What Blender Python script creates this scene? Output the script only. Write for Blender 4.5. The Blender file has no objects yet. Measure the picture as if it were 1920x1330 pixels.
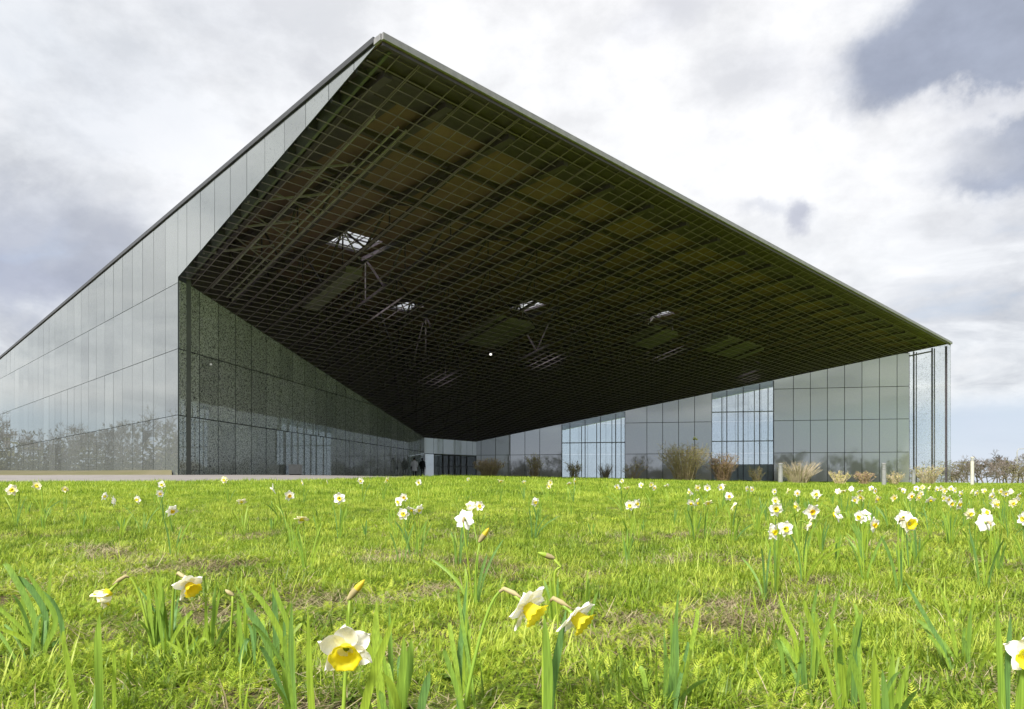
import bpy, bmesh, math, random
import numpy as np
from mathutils import Vector, Matrix

random.seed(7)
RNG = np.random.default_rng(11)
C = bpy.context.scene
COL = C.collection
R2 = math.sqrt(0.5)

# ------------------------------------------------------------------ camera
F, CX, YH = 1345.0, 960.0, 908.0           # focal length and principal point in photograph pixels (1920 wide)
cam = bpy.data.cameras.new('camera')
cam.sensor_width = 36.0
cam.lens = F * 36.0 / 1920.0
cam.shift_y = (YH - 665.0) / 1920.0
cam.clip_start = 0.05
cam.clip_end = 3000
camo = bpy.data.objects.new('camera', cam)
camo.location = (0, 0, 0)
camo.rotation_euler = (math.radians(90), 0, 0)
COL.objects.link(camo)
C.camera = camo

# ------------------------------------------------------------------ light, sky, exposure
SUN_DIR = Vector((-0.36, -0.56, 0.75)).normalized()
EXPOSURE = 1.55
SUN_STRENGTH = 3.1
C.view_settings.view_transform = 'Standard'
C.view_settings.look = 'None'
C.view_settings.gamma = 1.0
C.view_settings.use_curve_mapping = False
C.view_settings.exposure = EXPOSURE
C.render.engine = 'CYCLES'
C.cycles.use_denoising = True
C.cycles.max_bounces = 8
C.cycles.transparent_max_bounces = 24
C.cycles.sample_clamp_indirect = 4.0
C.cycles.caustics_reflective = False
C.cycles.caustics_refractive = False

sun = bpy.data.lights.new('sun', 'SUN')
sun.energy = SUN_STRENGTH
sun.angle = math.radians(16)
sun.color = (1.0, 0.96, 0.88)
suno = bpy.data.objects.new('sun', sun)
suno.rotation_euler = SUN_DIR.to_track_quat('Z', 'Y').to_euler()
suno.location = (-30, -30, 60)
COL.objects.link(suno)


class NT:
    """small helper to write node trees"""
    def __init__(self, tree):
        self.t = tree
        tree.nodes.clear()

    def n(self, typ, ins=None, **kw):
        nd = self.t.nodes.new(typ)
        for k, v in kw.items():
            setattr(nd, k, v)
        for k, v in (ins or {}).items():
            s = nd.inputs[k]
            if isinstance(v, bpy.types.NodeSocket):
                self.t.links.new(v, s)
            else:
                s.default_value = v
        return nd

    def math(self, op, a, b=0.0, c=0.0, clamp=False):
        return self.n('ShaderNodeMath', {0: a, 1: b, 2: c}, operation=op, use_clamp=clamp).outputs[0]

    def vmath(self, op, a, b=(0, 0, 0)):
        nd = self.n('ShaderNodeVectorMath', {0: a, 1: b}, operation=op)
        return nd.outputs['Value'] if op in ('LENGTH', 'DOT_PRODUCT') else nd.outputs[0]

    def noise(self, vec, scale, detail=4.0, rough=0.55, dist=0.0):
        nd = self.n('ShaderNodeTexNoise', {'Vector': vec, 'Scale': scale, 'Detail': detail, 'Roughness': rough, 'Distortion': dist})
        return nd.outputs[0]

    def ramp(self, fac, stops):
        nd = self.n('ShaderNodeValToRGB', {'Fac': fac})
        cr = nd.color_ramp
        while len(cr.elements) < len(stops):
            cr.elements.new(0.5)
        for e, (p, c) in zip(cr.elements, stops):
            e.position = p
            e.color = (c[0], c[1], c[2], 1) if not isinstance(c, (int, float)) else (c, c, c, 1)
        return nd.outputs[0]

    def mix(self, fac, a, b, blend='MIX'):
        nd = self.n('ShaderNodeMix', data_type='RGBA', blend_type=blend)
        for i, v in ((0, fac), (6, a), (7, b)):
            if isinstance(v, bpy.types.NodeSocket):
                self.t.links.new(v, nd.inputs[i])
            elif i == 0:
                nd.inputs[0].default_value = v
            else:
                nd.inputs[i].default_value = (v[0], v[1], v[2], 1)
        return nd.outputs[2]

    def maprange(self, v, a, b, c, d, smooth=True):
        return self.n('ShaderNodeMapRange', {0: v, 1: a, 2: b, 3: c, 4: d},
                      interpolation_type='SMOOTHSTEP' if smooth else 'LINEAR').outputs[0]


def px_dir(x, y):
    return Vector(((x - CX) / F, 1.0, (YH - y) / F)).normalized()


world = bpy.data.worlds.new('World')
C.world = world
world.use_nodes = True


def build_world():
    t = NT(world.node_tree)
    tc = t.n('ShaderNodeTexCoord')
    d = t.vmath('NORMALIZE', tc.outputs['Generated'])
    sep = t.n('ShaderNodeSeparateXYZ', {0: d})
    z = sep.outputs[2]
    zz = t.math('ADD', t.math('MAXIMUM', z, 0.0), 0.22)
    px = t.math('DIVIDE', sep.outputs[0], zz)
    py = t.math('DIVIDE', sep.outputs[1], zz)
    p = t.n('ShaderNodeCombineXYZ', {0: px, 1: py, 2: 0.0}).outputs[0]
    warp = t.n('ShaderNodeTexNoise', {'Vector': p, 'Scale': 1.1, 'Detail': 3.0})
    pw = t.vmath('ADD', p, t.vmath('MULTIPLY', t.vmath('SUBTRACT', warp.outputs['Color'], (0.5, 0.5, 0.5)), (0.9, 0.9, 0)))
    n1 = t.noise(pw, 0.85, 7.0, 0.52)
    n2 = t.noise(pw, 2.6, 7.0, 0.58)
    n = t.math('ADD', t.math('MULTIPLY', n1, 0.60), t.math('MULTIPLY', n2, 0.40))
    base = t.ramp(n, [(0.36, (0.40, 0.42, 0.47)), (0.435, (0.60, 0.62, 0.66)), (0.485, (0.80, 0.82, 0.845)), (0.53, (0.94, 0.945, 0.95)), (0.575, (1.02, 1.02, 1.02))])
    # warped direction for the big cloud masses
    wv = t.n('ShaderNodeTexNoise', {'Vector': d, 'Scale': 5.0, 'Detail': 7.0, 'Roughness': 0.6})
    dw = t.vmath('ADD', d, t.vmath('MULTIPLY', t.vmath('SUBTRACT', wv.outputs['Color'], (0.5, 0.5, 0.5)), (0.17, 0.17, 0.17)))
    col = base

    def blob(x, y, rx, ry, inner, colr, amount):
        nonlocal col
        c = px_dir(x, y)
        right = Vector((c.y, -c.x, 0)).normalized()
        up = right.cross(c)
        rel = t.vmath('SUBTRACT', dw, tuple(c))
        a = t.math('DIVIDE', t.vmath('DOT_PRODUCT', rel, tuple(right)), rx / F)
        b = t.math('DIVIDE', t.vmath('DOT_PRODUCT', rel, tuple(up)), ry / F)
        e = t.math('DIVIDE', t.vmath('DOT_PRODUCT', rel, tuple(c)), 0.6)
        r = t.math('SQRT', t.math('ADD', t.math('ADD', t.math('MULTIPLY', a, a), t.math('MULTIPLY', b, b)), t.math('MULTIPLY', e, e)))
        m = t.maprange(r, inner, 1.0, amount, 0.0)
        col = t.mix(m, col, colr)

    # bright cloud field over the canopy and to the right of it
    blob(1000, 160, 640, 480, 0.2, (1.0, 1.0, 1.0), 0.88)
    blob(1450, 330, 620, 420, 0.25, (0.98, 0.98, 0.98), 0.66)
    blob(420, 330, 420, 330, 0.1, (0.96, 0.965, 0.975), 0.6)
    # greyer, softer masses
    blob(150, 90, 330, 260, 0.1, (0.72, 0.76, 0.81), 0.5)
    blob(540, 60, 260, 150, 0.1, (0.78, 0.80, 0.84), 0.4)
    blob(250, 230, 200, 130, 0.1, (0.76, 0.79, 0.84), 0.4)
    blob(70, 480, 260, 150, 0.15, (0.50, 0.53, 0.61), 0.85)
    blob(30, 530, 150, 60, 0.1, (0.41, 0.44, 0.55), 0.6)
    blob(1440, 150, 130, 70, 0.1, (0.80, 0.81, 0.84), 0.7)
    blob(1260, 40, 100, 60, 0.1, (0.76, 0.77, 0.82), 0.6)
    # the dark ragged clouds at the upper right
    blob(1860, 60, 235, 122, 0.55, (0.37, 0.41, 0.51), 0.95)
    blob(1760, 125, 100, 66, 0.35, (0.40, 0.44, 0.54), 0.85)
    blob(1895, 268, 170, 70, 0.40, (0.40, 0.44, 0.54), 0.92)
    blob(1820, 300, 60, 34, 0.2, (0.40, 0.44, 0.54), 0.8)
    blob(1492, 425, 44, 40, 0.2, (0.50, 0.52, 0.60), 0.85)
    blob(1425, 425, 50, 20, 0.1, (0.66, 0.68, 0.74), 0.6)
    blob(1660, 300, 220, 60, 0.2, (0.98, 0.98, 0.98), 0.6)
    blob(1850, 195, 220, 26, 0.2, (0.95, 0.95, 0.96), 0.55)
    # finer cloud relief over everything
    dsc = t.vmath('MULTIPLY', d, (1.0, 1.0, 1.6))
    fine = t.noise(dsc, 7.0, 8.0, 0.60, 0.0)
    tx = t.maprange(fine, 0.38, 0.56, 0.88, 1.05, False)
    col = t.vmath('MULTIPLY', col, t.n('ShaderNodeCombineXYZ', {0: tx, 1: t.math('MULTIPLY_ADD', tx, 0.985, 0.015), 2: t.math('MULTIPLY_ADD', tx, 0.94, 0.06)}).outputs[0])
    # low blue band under the cloud base
    zn = t.math('ADD', z, t.math('MULTIPLY', t.math('SUBTRACT', wv.outputs[0], 0.5), 0.05))
    hz = t.maprange(zn, 0.072, 0.112, 0.92, 0.0)
    low = t.ramp(t.noise(d, 3.0, 4.0), [(0.35, (0.63, 0.69, 0.82)), (0.62, (0.57, 0.69, 0.79))])
    low = t.mix(t.maprange(z, 0.0, 0.075, 0.55, 0.0), low, (0.76, 0.80, 0.90))
    col = t.mix(hz, col, low)
    sky = t.n('ShaderNodeTexSky', sky_type='NISHITA', sun_disc=False)
    sky.sun_elevation = math.asin(SUN_DIR.z)
    sky.sun_rotation = math.atan2(SUN_DIR.x, SUN_DIR.y)
    # cloud radiance is written for a Background strength of 0.1; a little clear sky shows between clouds
    cl = t.vmath('MULTIPLY', col, (3.5, 3.5, 3.54))
    gaps = t.maprange(n, 0.30, 0.44, 0.80, 0.97)
    out = t.mix(gaps, sky.outputs[0], cl)
    bg = t.n('ShaderNodeBackground', {'Color': out, 'Strength': 0.1})
    o = t.n('ShaderNodeOutputWorld')
    t.t.links.new(bg.outputs[0], o.inputs[0])


build_world()


# ------------------------------------------------------------------ object helpers
def link(o, parent=None):
    COL.objects.link(o)
    if parent is not None:
        o.parent = parent
    return o


def mesh_obj(name, verts, faces, mats, parent=None, smooth=False, fmat=None):
    me = bpy.data.meshes.new(name)
    me.from_pydata([tuple(map(float, v)) for v in verts], [], faces)
    for m in (mats if isinstance(mats, (list, tuple)) else [mats]):
        me.materials.append(m)
    if fmat is not None:
        me.polygons.foreach_set('material_index', fmat)
    if smooth:
        me.polygons.foreach_set('use_smooth', [True] * len(me.polygons))
    me.update()
    return link(bpy.data.objects.new(name, me), parent)


def share(name, me, parent=None, mw=None):
    o = bpy.data.objects.new(name, me)
    if mw is not None:
        o.matrix_world = mw
    return link(o, parent)


def tag(o, label=None, cat=None, group=None, kind=None):
    if label: o['label'] = label
    if cat: o['category'] = cat
    if group: o['group'] = group
    if kind: o['kind'] = kind
    return o


def thing(name, label, cat, loc=(0, 0, 0), group=None):
    o = bpy.data.objects.new(name, None)
    o.empty_display_size = 0.1
    o.location = loc
    link(o)
    return tag(o, label, cat, group)


class MB:
    """collects simple shapes into one mesh"""
    def __init__(self):
        self.v, self.f, self.m = [], [], []

    def add(self, verts, faces, mi=0):
        k = len(self.v)
        self.v += [tuple(p) for p in verts]
        self.f += [tuple(i + k for i in q) for q in faces]
        self.m += [mi] * len(faces)

    def box(self, c, sx, sy, sz, ax=None, ay=None, az=None, mi=0):
        ax = Vector(ax or (1, 0, 0)); ay = Vector(ay or (0, 1, 0)); az = Vector(az or (0, 0, 1))
        c = Vector(c); P = []
        for k in (-1, 1):
            for j in (-1, 1):
                for i in (-1, 1):
                    P.append(c + ax * (i * sx / 2) + ay * (j * sy / 2) + az * (k * sz / 2))
        self.add(P, [(0, 2, 3, 1), (4, 5, 7, 6), (0, 1, 5, 4), (2, 6, 7, 3), (0, 4, 6, 2), (1, 3, 7, 5)], mi)

    def beam(self, a, b, w, h, mi=0):
        a, b = Vector(a), Vector(b)
        d = b - a; L = d.length
        if L < 1e-4: return
        d /= L
        s = d.cross(Vector((0, 0, 1)))
        s = s.normalized() if s.length > 1e-3 else Vector((1, 0, 0))
        u = s.cross(d)
        self.box((a + b) / 2, L, w, h, d, s, u, mi)

    def tube(self, pts, rad, n=6, mi=0, cap=True):
        pts = [Vector(p) for p in pts]; k = len(self.v); m = len(pts)
        side = None
        for i, p in enumerate(pts):
            d = (pts[min(i + 1, m - 1)] - pts[max(i - 1, 0)]).normalized()
            if side is None:
                side = d.orthogonal().normalized()
            else:
                side = (side - d * side.dot(d)).normalized()
            up = d.cross(side)
            r = rad[i] if isinstance(rad, (list, tuple)) else rad
            for j in range(n):
                a = 2 * math.pi * j / n
                self.v.append(tuple(p + side * (r * math.cos(a)) + up * (r * math.sin(a))))
        for i in range(m - 1):
            for j in range(n):
                q = k + i * n
                self.f.append((q + j, q + (j + 1) % n, q + n + (j + 1) % n, q + n + j)); self.m.append(mi)
        if cap:
            self.f.append(tuple(k + j for j in reversed(range(n)))); self.m.append(mi)
            self.f.append(tuple(k + (m - 1) * n + j for j in range(n))); self.m.append(mi)

    def lathe(self, prof, n=16, mi=0, o=(0, 0, 0)):
        k = len(self.v)
        for r, z in prof:
            for j in range(n):
                a = 2 * math.pi * j / n
                self.v.append((o[0] + r * math.cos(a), o[1] + r * math.sin(a), o[2] + z))
        for i in range(len(prof) - 1):
            for j in range(n):
                q = k + i * n
                self.f.append((q + j, q + (j + 1) % n, q + n + (j + 1) % n, q + n + j)); self.m.append(mi)
        self.f.append(tuple(k + (len(prof) - 1) * n + j for j in range(n))); self.m.append(mi)

    def build(self, name, mats, parent=None, smooth=False):
        return mesh_obj(name, self.v, self.f, mats, parent, smooth, self.m)


# ------------------------------------------------------------------ materials
def new_mat(name):
    m = bpy.data.materials.new(name)
    m.use_nodes = True
    return m, NT(m.node_tree)


def out(t, sh):
    o = t.n('ShaderNodeOutputMaterial')
    t.t.links.new(sh, o.inputs[0])


def simple(name, c1, c2=None, rough=0.6, scale=8.0, metal=0.0, bump=0.0, spec=0.5, detail=6.0, rnd=0.0):
    m, t = new_mat(name)
    g = t.n('ShaderNodeNewGeometry')
    pos = g.outputs['Position']
    c2 = c2 or tuple(x * 0.8 for x in c1)
    n = t.noise(pos, scale, detail, 0.6)
    col = t.ramp(n, [(0.3, c2), (0.7, c1)])
    if rnd:
        oi = t.n('ShaderNodeObjectInfo')
        f = t.math('MULTIPLY_ADD', oi.outputs['Random'], 2 * rnd, 1 - rnd)
        col = t.vmath('MULTIPLY', col, t.n('ShaderNodeCombineXYZ', {0: f, 1: f, 2: f}).outputs[0])
    ins = {'Base Color': col, 'Roughness': rough, 'Metallic': metal, 'Specular IOR Level': spec}
    if bump:
        ins['Normal'] = t.n('ShaderNodeBump', {'Height': t.noise(pos, scale * 3, 4.0), 'Strength': bump, 'Distance': 0.02}).outputs[0]
    b = t.n('ShaderNodeBsdfPrincipled', ins)
    out(t, b.outputs[0])
    return m


def leafy(name, c1, c2, c3=None, trans=0.4, rough=0.5, scale=1.2, fine=40.0, spread=0.32, spec=0.25, ribs=0.0):
    """thin plant tissue: diffuse + translucent + soft gloss, colour varied from plant to plant"""
    m, t = new_mat(name)
    g = t.n('ShaderNodeNewGeometry')
    pos = g.outputs['Position']
    oi = t.n('ShaderNodeObjectInfo')
    a = t.noise(pos, scale, 3.0)
    b = t.noise(pos, fine, 2.0)
    f = t.math('ADD', t.math('MULTIPLY', a, 0.55), t.math('ADD', t.math('MULTIPLY', b, 0.2), t.math('MULTIPLY_ADD', oi.outputs['Random'], spread, 0.16 - spread * .5)))
    stops = [(0.34, c1), (0.72, c2)] if c3 is None else [(0.30, c1), (0.52, c2), (0.78, c3)]
    col = t.ramp(f, stops)
    if ribs:
        st = t.noise(t.vmath('MULTIPLY', pos, (420, 420, 14)), 1.0, 2.0)
        k_ = t.maprange(st, 0.3, 0.7, 1 - ribs, 1 + ribs, False)
        col = t.vmath('MULTIPLY', col, t.n('ShaderNodeCombineXYZ', {0: k_, 1: k_, 2: k_}).outputs[0])
    pr = t.n('ShaderNodeBsdfPrincipled', {'Base Color': col, 'Roughness': rough, 'Specular IOR Level': spec})
    tr = t.n('ShaderNodeBsdfTranslucent', {'Color': col})
    mx = t.n('ShaderNodeMixShader', {0: trans, 1: pr.outputs[0], 2: tr.outputs[0]})
    out(t, mx.outputs[0])
    return m


def frit_glass(name, tint, cover, ink, gloss_ior, rough=0.02, scale=7.0, grey_var=0.12, extra=0.0):
    """pane printed with a leafy speckle: clear tinted glass between printed flecks, reflection over both"""
    m, t = new_mat(name)
    g = t.n('ShaderNodeNewGeometry')
    pos = g.outputs['Position']
    oi = t.n('ShaderNodeObjectInfo')
    n1 = t.noise(pos, scale, 3.0, 0.6, 0.4)
    n2 = t.noise(pos, scale * 2.7, 2.0, 0.6, 0.8)
    n = t.math('ADD', t.math('MULTIPLY', n1, 0.5), t.math('MULTIPLY', n2, 0.5))
    fr = t.maprange(n, 0.56 - 0.22 * cover, 0.66 - 0.22 * cover, 0.0, 1.0)
    fr = t.maprange(fr, 0.0, 1.0, 0.06, 0.94 if cover > 0.3 else 0.75, False)
    v = t.math('MULTIPLY_ADD', oi.outputs['Random'], 2 * grey_var, 1 - grey_var)
    col = t.vmath('MULTIPLY', ink, t.n('ShaderNodeCombineXYZ', {0: v, 1: v, 2: v}).outputs[0])
    di = t.n('ShaderNodeBsdfDiffuse', {'Color': col})
    tp = t.n('ShaderNodeBsdfTransparent', {'Color': (*tint, 1)})
    base = t.n('ShaderNodeMixShader', {0: fr, 1: tp.outputs[0], 2: di.outputs[0]})
    fres = t.n('ShaderNodeFresnel', {'IOR': gloss_ior})
    gl = t.n('ShaderNodeBsdfGlossy', {'Color': (0.95, 0.98, 0.98, 1), 'Roughness': rough})
    ff = t.math('ADD', fres.outputs[0], extra, clamp=True)
    # seen from behind, a pane reflects a little and never totally
    ff = t.n('ShaderNodeMix', {0: g.outputs['Backfacing'], 2: ff, 3: 0.07}).outputs[0]
    mx = t.n('ShaderNodeMixShader', {0: ff, 1: base.outputs[0], 2: gl.outputs[0]})
    out(t, mx.outputs[0])
    return m


def clear(name, tint):
    m, t = new_mat(name)
    tp = t.n('ShaderNodeBsdfTransparent', {'Color': (*tint, 1)})
    out(t, tp.outputs[0])
    return m


def plain(name, col, rough=0.5, metal=0.0, spec=0.5):
    m, t = new_mat(name)
    b = t.n('ShaderNodeBsdfPrincipled', {'Base Color': (*col, 1), 'Roughness': rough, 'Metallic': metal, 'Specular IOR Level': spec})
    out(t, b.outputs[0])
    return m


def solid_panel(name, c1, c2, ior, extra=0.0):
    """grey back-painted facade glass"""
    m, t = new_mat(name)
    g = t.n('ShaderNodeNewGeometry')
    oi = t.n('ShaderNodeObjectInfo')
    n = t.noise(g.outputs['Position'], 9.0, 5.0, 0.7)
    n = t.math('ADD', t.math('MULTIPLY', n, 0.6), t.math('MULTIPLY', oi.outputs['Random'], 0.4))
    col = t.ramp(n, [(0.25, c2), (0.75, c1)])
    di = t.n('ShaderNodeBsdfDiffuse', {'Color': col})
    gl = t.n('ShaderNodeBsdfGlossy', {'Roughness': 0.03, 'Color': (0.95, 0.97, 1, 1)})
    fr = t.n('ShaderNodeFresnel', {'IOR': ior})
    mx = t.n('ShaderNodeMixShader', {0: t.math('ADD', fr.outputs[0], extra, clamp=True), 1: di.outputs[0], 2: gl.outputs[0]})
    out(t, mx.outputs[0])
    return m


M = {}
M['frit_side'] = frit_glass('frit_glass_side', (0.50, 0.56, 0.54), 0.95, (0.135, 0.148, 0.150), 2.3, 0.015, 15.0, 0.15, 0.05)
M['frit_dark'] = frit_glass('frit_glass_court', (0.62, 0.70, 0.66), 0.62, (0.42, 0.46, 0.42), 1.5, 0.015, 13.0, 0.16, 0.11)
M['frit_clear'] = frit_glass('frit_glass_clear', (0.95, 0.975, 0.975), 0.06, (0.30, 0.32, 0.31), 1.4, 0.01, 9.0)
M['rooflight_glass'] = frit_glass('rooflight_glass', (0.97, 0.98, 0.98), -1.2, (0.3, 0.33, 0.33), 1.3, 0.01, 9.0)
M['window'] = frit_glass('window_glass', (0.76, 0.82, 0.845), -0.6, (0.3, 0.33, 0.33), 1.45, 0.005, 9.0)
M['grey_panel'] = solid_panel('grey_panel_glass', (0.44, 0.465, 0.44), (0.36, 0.375, 0.38), 1.62, 0.22)
M['entry_panel'] = solid_panel('entrance_panel_glass', (0.70, 0.74, 0.71), (0.58, 0.62, 0.60), 1.5, 0.2)
M['vestibule'] = solid_panel('vestibule_white', (0.86, 0.88, 0.92), (0.80, 0.82, 0.86), 1.5, 0.25)
M['white_wall'] = simple('white_wall', (0.80, 0.82, 0.86), (0.70, 0.73, 0.77), 0.6, 1.0)
M['pane_back'] = clear('pane_back', (1, 1, 1))
M['edge'] = plain('pane_edge', (0.03, 0.04, 0.038), 0.4)
M['backing'] = simple('backing_wall', (0.095, 0.105, 0.095), (0.05, 0.058, 0.052), 0.8, 0.6)
M['post'] = plain('dark_post', (0.018, 0.022, 0.022), 0.5)
M['steel_dark'] = simple('dark_steel', (0.058, 0.047, 0.060), (0.038, 0.031, 0.040), 0.5, 3.0)
M['steel_grid'] = simple('grid_steel', (0.185, 0.155, 0.190), (0.140, 0.118, 0.144), 0.5, 2.0, spec=0.5)
M['steel_light'] = simple('galvanised_steel', (0.33, 0.32, 0.31), (0.24, 0.235, 0.225), 0.42, 3.0)
M['rim'] = simple('roof_rim', (0.23, 0.23, 0.235), (0.15, 0.15, 0.16), 0.45, 4.0)
M['parapet'] = simple('parapet_metal', (0.045, 0.047, 0.052), (0.03, 0.032, 0.036), 0.45, 4.0)
M['deck'] = simple('roof_deck', (0.185, 0.112, 0.088), (0.125, 0.077, 0.062), 0.8, 0.9, rnd=0.0)
M['roof_top'] = simple('roof_felt', (0.12, 0.12, 0.12), (0.08, 0.08, 0.08), 0.9, 2.0)
M['bay_screen_grey'] = simple('bay_screen_grey', (0.50, 0.54, 0.58), (0.42, 0.46, 0.50), 0.7, 1.5)  # for the added screen that darkens the lower panes of the bay
M['concrete'] = simple('concrete', (0.62, 0.62, 0.60), (0.52, 0.52, 0.50), 0.85, 6.0, bump=0.2)
M['duct'] = simple('duct_sheet', (0.19, 0.185, 0.165), (0.14, 0.138, 0.125), 0.5, 3.0)  # for the added boxes that stand in for lit patches under the roof


def grating_mat():
    m, t = new_mat('expanded_metal')
    g = t.n('ShaderNodeNewGeometry')
    oi = t.n('ShaderNodeObjectInfo')
    n = t.noise(g.outputs['Position'], 1.4, 3.0)
    col = t.ramp(n, [(0.3, (0.060, 0.053, 0.060)), (0.7, (0.085, 0.075, 0.082))])
    di = t.n('ShaderNodeBsdfDiffuse', {'Color': col})
    tp = t.n('ShaderNodeBsdfTransparent', {'Color': (1, 1, 1, 1)})
    fac = t.math('MULTIPLY_ADD', oi.outputs['Random'], 0.10, 0.09)
    mx = t.n('ShaderNodeMixShader', {0: fac, 1: tp.outputs[0], 2: di.outputs[0]})
    out(t, mx.outputs[0])
    return m


M['grating'] = grating_mat()


def ground_mat():
    m, t = new_mat('lawn_ground')
    g = t.n('ShaderNodeNewGeometry')
    pos = g.outputs['Position']
    far = t.maprange(t.n('ShaderNodeSeparateXYZ', {0: pos}).outputs[1], 6.0, 16.0, 0.0, 1.0)
    n1 = t.noise(pos, 1.3, 6.0, 0.62)
    n2 = t.noise(pos, 26.0, 5.0, 0.7)
    n3 = t.noise(pos, 0.45, 4.0, 0.6)
    soil = t.ramp(n2, [(0.30, (0.030, 0.022, 0.014)), (0.52, (0.085, 0.066, 0.038)), (0.72, (0.19, 0.155, 0.085))])
    moss = t.ramp(n2, [(0.28, (0.035, 0.042, 0.012)), (0.52, (0.095, 0.120, 0.022)), (0.75, (0.20, 0.22, 0.06))])
    near = t.mix(t.maprange(n1, 0.42, 0.58, 0.0, 1.0), soil, moss)
    gr = t.ramp(t.math('ADD', t.math('MULTIPLY', n2, 0.5), t.math('MULTIPLY', n3, 0.5)),
                [(0.34, (0.13, 0.205, 0.016)), (0.50, (0.235, 0.34, 0.024)), (0.66, (0.34, 0.42, 0.045))])
    col = t.mix(far, near, gr)
    bp = t.n('ShaderNodeBump', {'Height': n2, 'Strength': 0.9, 'Distance': 0.03})
    b = t.n('ShaderNodeBsdfPrincipled', {'Base Color': col, 'Roughness': 0.9, 'Specular IOR Level': 0.1, 'Normal': bp.outputs[0]})
    out(t, b.outputs[0])
    return m


M['ground'] = ground_mat()
M['paving'] = simple('pale_paving', (0.215, 0.200, 0.195), (0.165, 0.155, 0.150), 0.9, 1.6, bump=0.1, spec=0.2)
M['verge'] = simple('dry_verge', (0.135, 0.120, 0.080), (0.095, 0.095, 0.045), 0.95, 0.5, bump=0.5, spec=0.1)
M['kerb'] = plain('dark_kerb', (0.07, 0.075, 0.07), 0.8)

M['blade'] = leafy('grass_blade', (0.115, 0.190, 0.020), (0.262, 0.380, 0.034), (0.46, 0.53, 0.085), 0.46, 0.45, 0.9, spread=0.5)
M['weed'] = leafy('weed_leaf', (0.108, 0.185, 0.020), (0.280, 0.395, 0.032), (0.49, 0.555, 0.07), 0.43, 0.5, 0.8, spread=0.5)
M['broad'] = leafy('broad_weed_leaf', (0.085, 0.145, 0.020), (0.160, 0.240, 0.032), (0.27, 0.33, 0.04), 0.4, 0.45, 0.8)
M['straw'] = leafy('dry_straw', (0.13, 0.098, 0.055), (0.27, 0.225, 0.125), (0.46, 0.41, 0.26), 0.2, 0.7, 1.5)
M['daf_leaf'] = leafy('daffodil_leaf', (0.13, 0.25, 0.070), (0.21, 0.34, 0.050), (0.27, 0.38, 0.040), 0.40, 0.45, 3.0, 18.0, spread=0.5, spec=0.25, ribs=0.28)
M['daf_stem'] = leafy('daffodil_stem', (0.20, 0.33, 0.04), (0.32, 0.43, 0.05), None, 0.25, 0.4, 3.0, 18.0)
M['petal'] = leafy('white_petal', (0.88, 0.87, 0.80), (0.94, 0.93, 0.90), None, 0.27, 0.6, 9.0, 60.0, ribs=0.05)
M['petal_cream'] = leafy('cream_petal', (0.88, 0.82, 0.52), (0.92, 0.89, 0.70), None, 0.27, 0.55, 9.0, 60.0)
M['trumpet'] = leafy('yellow_trumpet', (0.90, 0.76, 0.020), (0.95, 0.86, 0.06), None, 0.35, 0.5, 12.0, 90.0)
M['trumpet_orange'] = leafy('orange_trumpet', (0.88, 0.60, 0.015), (0.92, 0.72, 0.03), None, 0.35, 0.5, 12.0, 90.0)
M['spathe'] = leafy('papery_spathe', (0.36, 0.30, 0.15), (0.52, 0.45, 0.25), None, 0.3, 0.7, 9.0)
M['bud'] = leafy('yellow_bud', (0.52, 0.42, 0.03), (0.68, 0.55, 0.05), None, 0.3, 0.5, 9.0)
M['twig'] = simple('twig_bark', (0.46, 0.38, 0.24), (0.29, 0.23, 0.14), 0.85, 3.0, rnd=0.25)
M['twig_red'] = simple('red_twig_bark', (0.35, 0.24, 0.165), (0.22, 0.15, 0.105), 0.85, 3.0, rnd=0.2)
M['tan_stem'] = simple('tan_stem', (0.34, 0.29, 0.205), (0.22, 0.18, 0.12), 0.85, 3.0, rnd=0.2)
M['bud_leaf'] = leafy('shrub_leaf', (0.34, 0.37, 0.06), (0.50, 0.51, 0.10), (0.62, 0.56, 0.18), 0.35, 0.6, 2.0)
M['bark'] = simple('tree_bark', (0.125, 0.105, 0.085), (0.075, 0.062, 0.05), 0.9, 2.0, rnd=0.25)
M['crown_twig'] = simple('crown_twig', (0.15, 0.122, 0.108), (0.10, 0.082, 0.072), 0.9, 0.6, rnd=0.3)
M['hedge'] = leafy('olive_undergrowth', (0.065, 0.066, 0.026), (0.10, 0.098, 0.04), (0.14, 0.105, 0.065), 0.2, 0.8, 0.4, 8.0)

# ------------------------------------------------------------------ terrain
CTRL = np.array([
    (0, -8, -.62), (-12, -8, -.55), (12, -8, -.66), (0, 1.5, -.50), (-3, 4, -.44), (3, 4, -.46), (0, 10, -.27), (-8, 10, -.22),
    (9, 10, -.33), (-14, 19, 0), (-30, 17, .03), (-5, 22, .03), (0, 30, .17), (-15.2, 32.7, .39), (-8.3, 67.7, .66), (-3.6, 72.7, .64),
    (39.6, 64.8, 0), (24.6, 67.6, .15), (10, 70, .42), (15.5, 29, -.19), (14, 40, -.02), (40, 32, -.28), (60, 60, -.2), (100, 100, -.3),
    (-27, 36, .42), (-40, 38, .5), (-37, 60, .85), (-60, 60, .9), (6, 20, -.1), (20, 20, -.3), (40, 10, -.5), (-40, 0, -.2), (-10, 3, -.4), (10, 3, -.5),
    (0, 110, .6), (60, 110, -.2), (-60, 110, 1.0), (-60, -30, -.4), (60, -30, -.9), (0, -50, -1.0)])


def _tps():
    P = CTRL[:, :2]; n = len(P)
    d2 = ((P[:, None] - P[None]) ** 2).sum(-1)
    K = d2 * np.log(d2 + 1e-9) * 0.5 + np.eye(n) * 4.0
    Q = np.c_[np.ones(n), P]
    A = np.block([[K, Q], [Q.T, np.zeros((3, 3))]])
    return np.linalg.solve(A, np.r_[CTRL[:, 2], 0, 0, 0])


TW = _tps()


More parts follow.
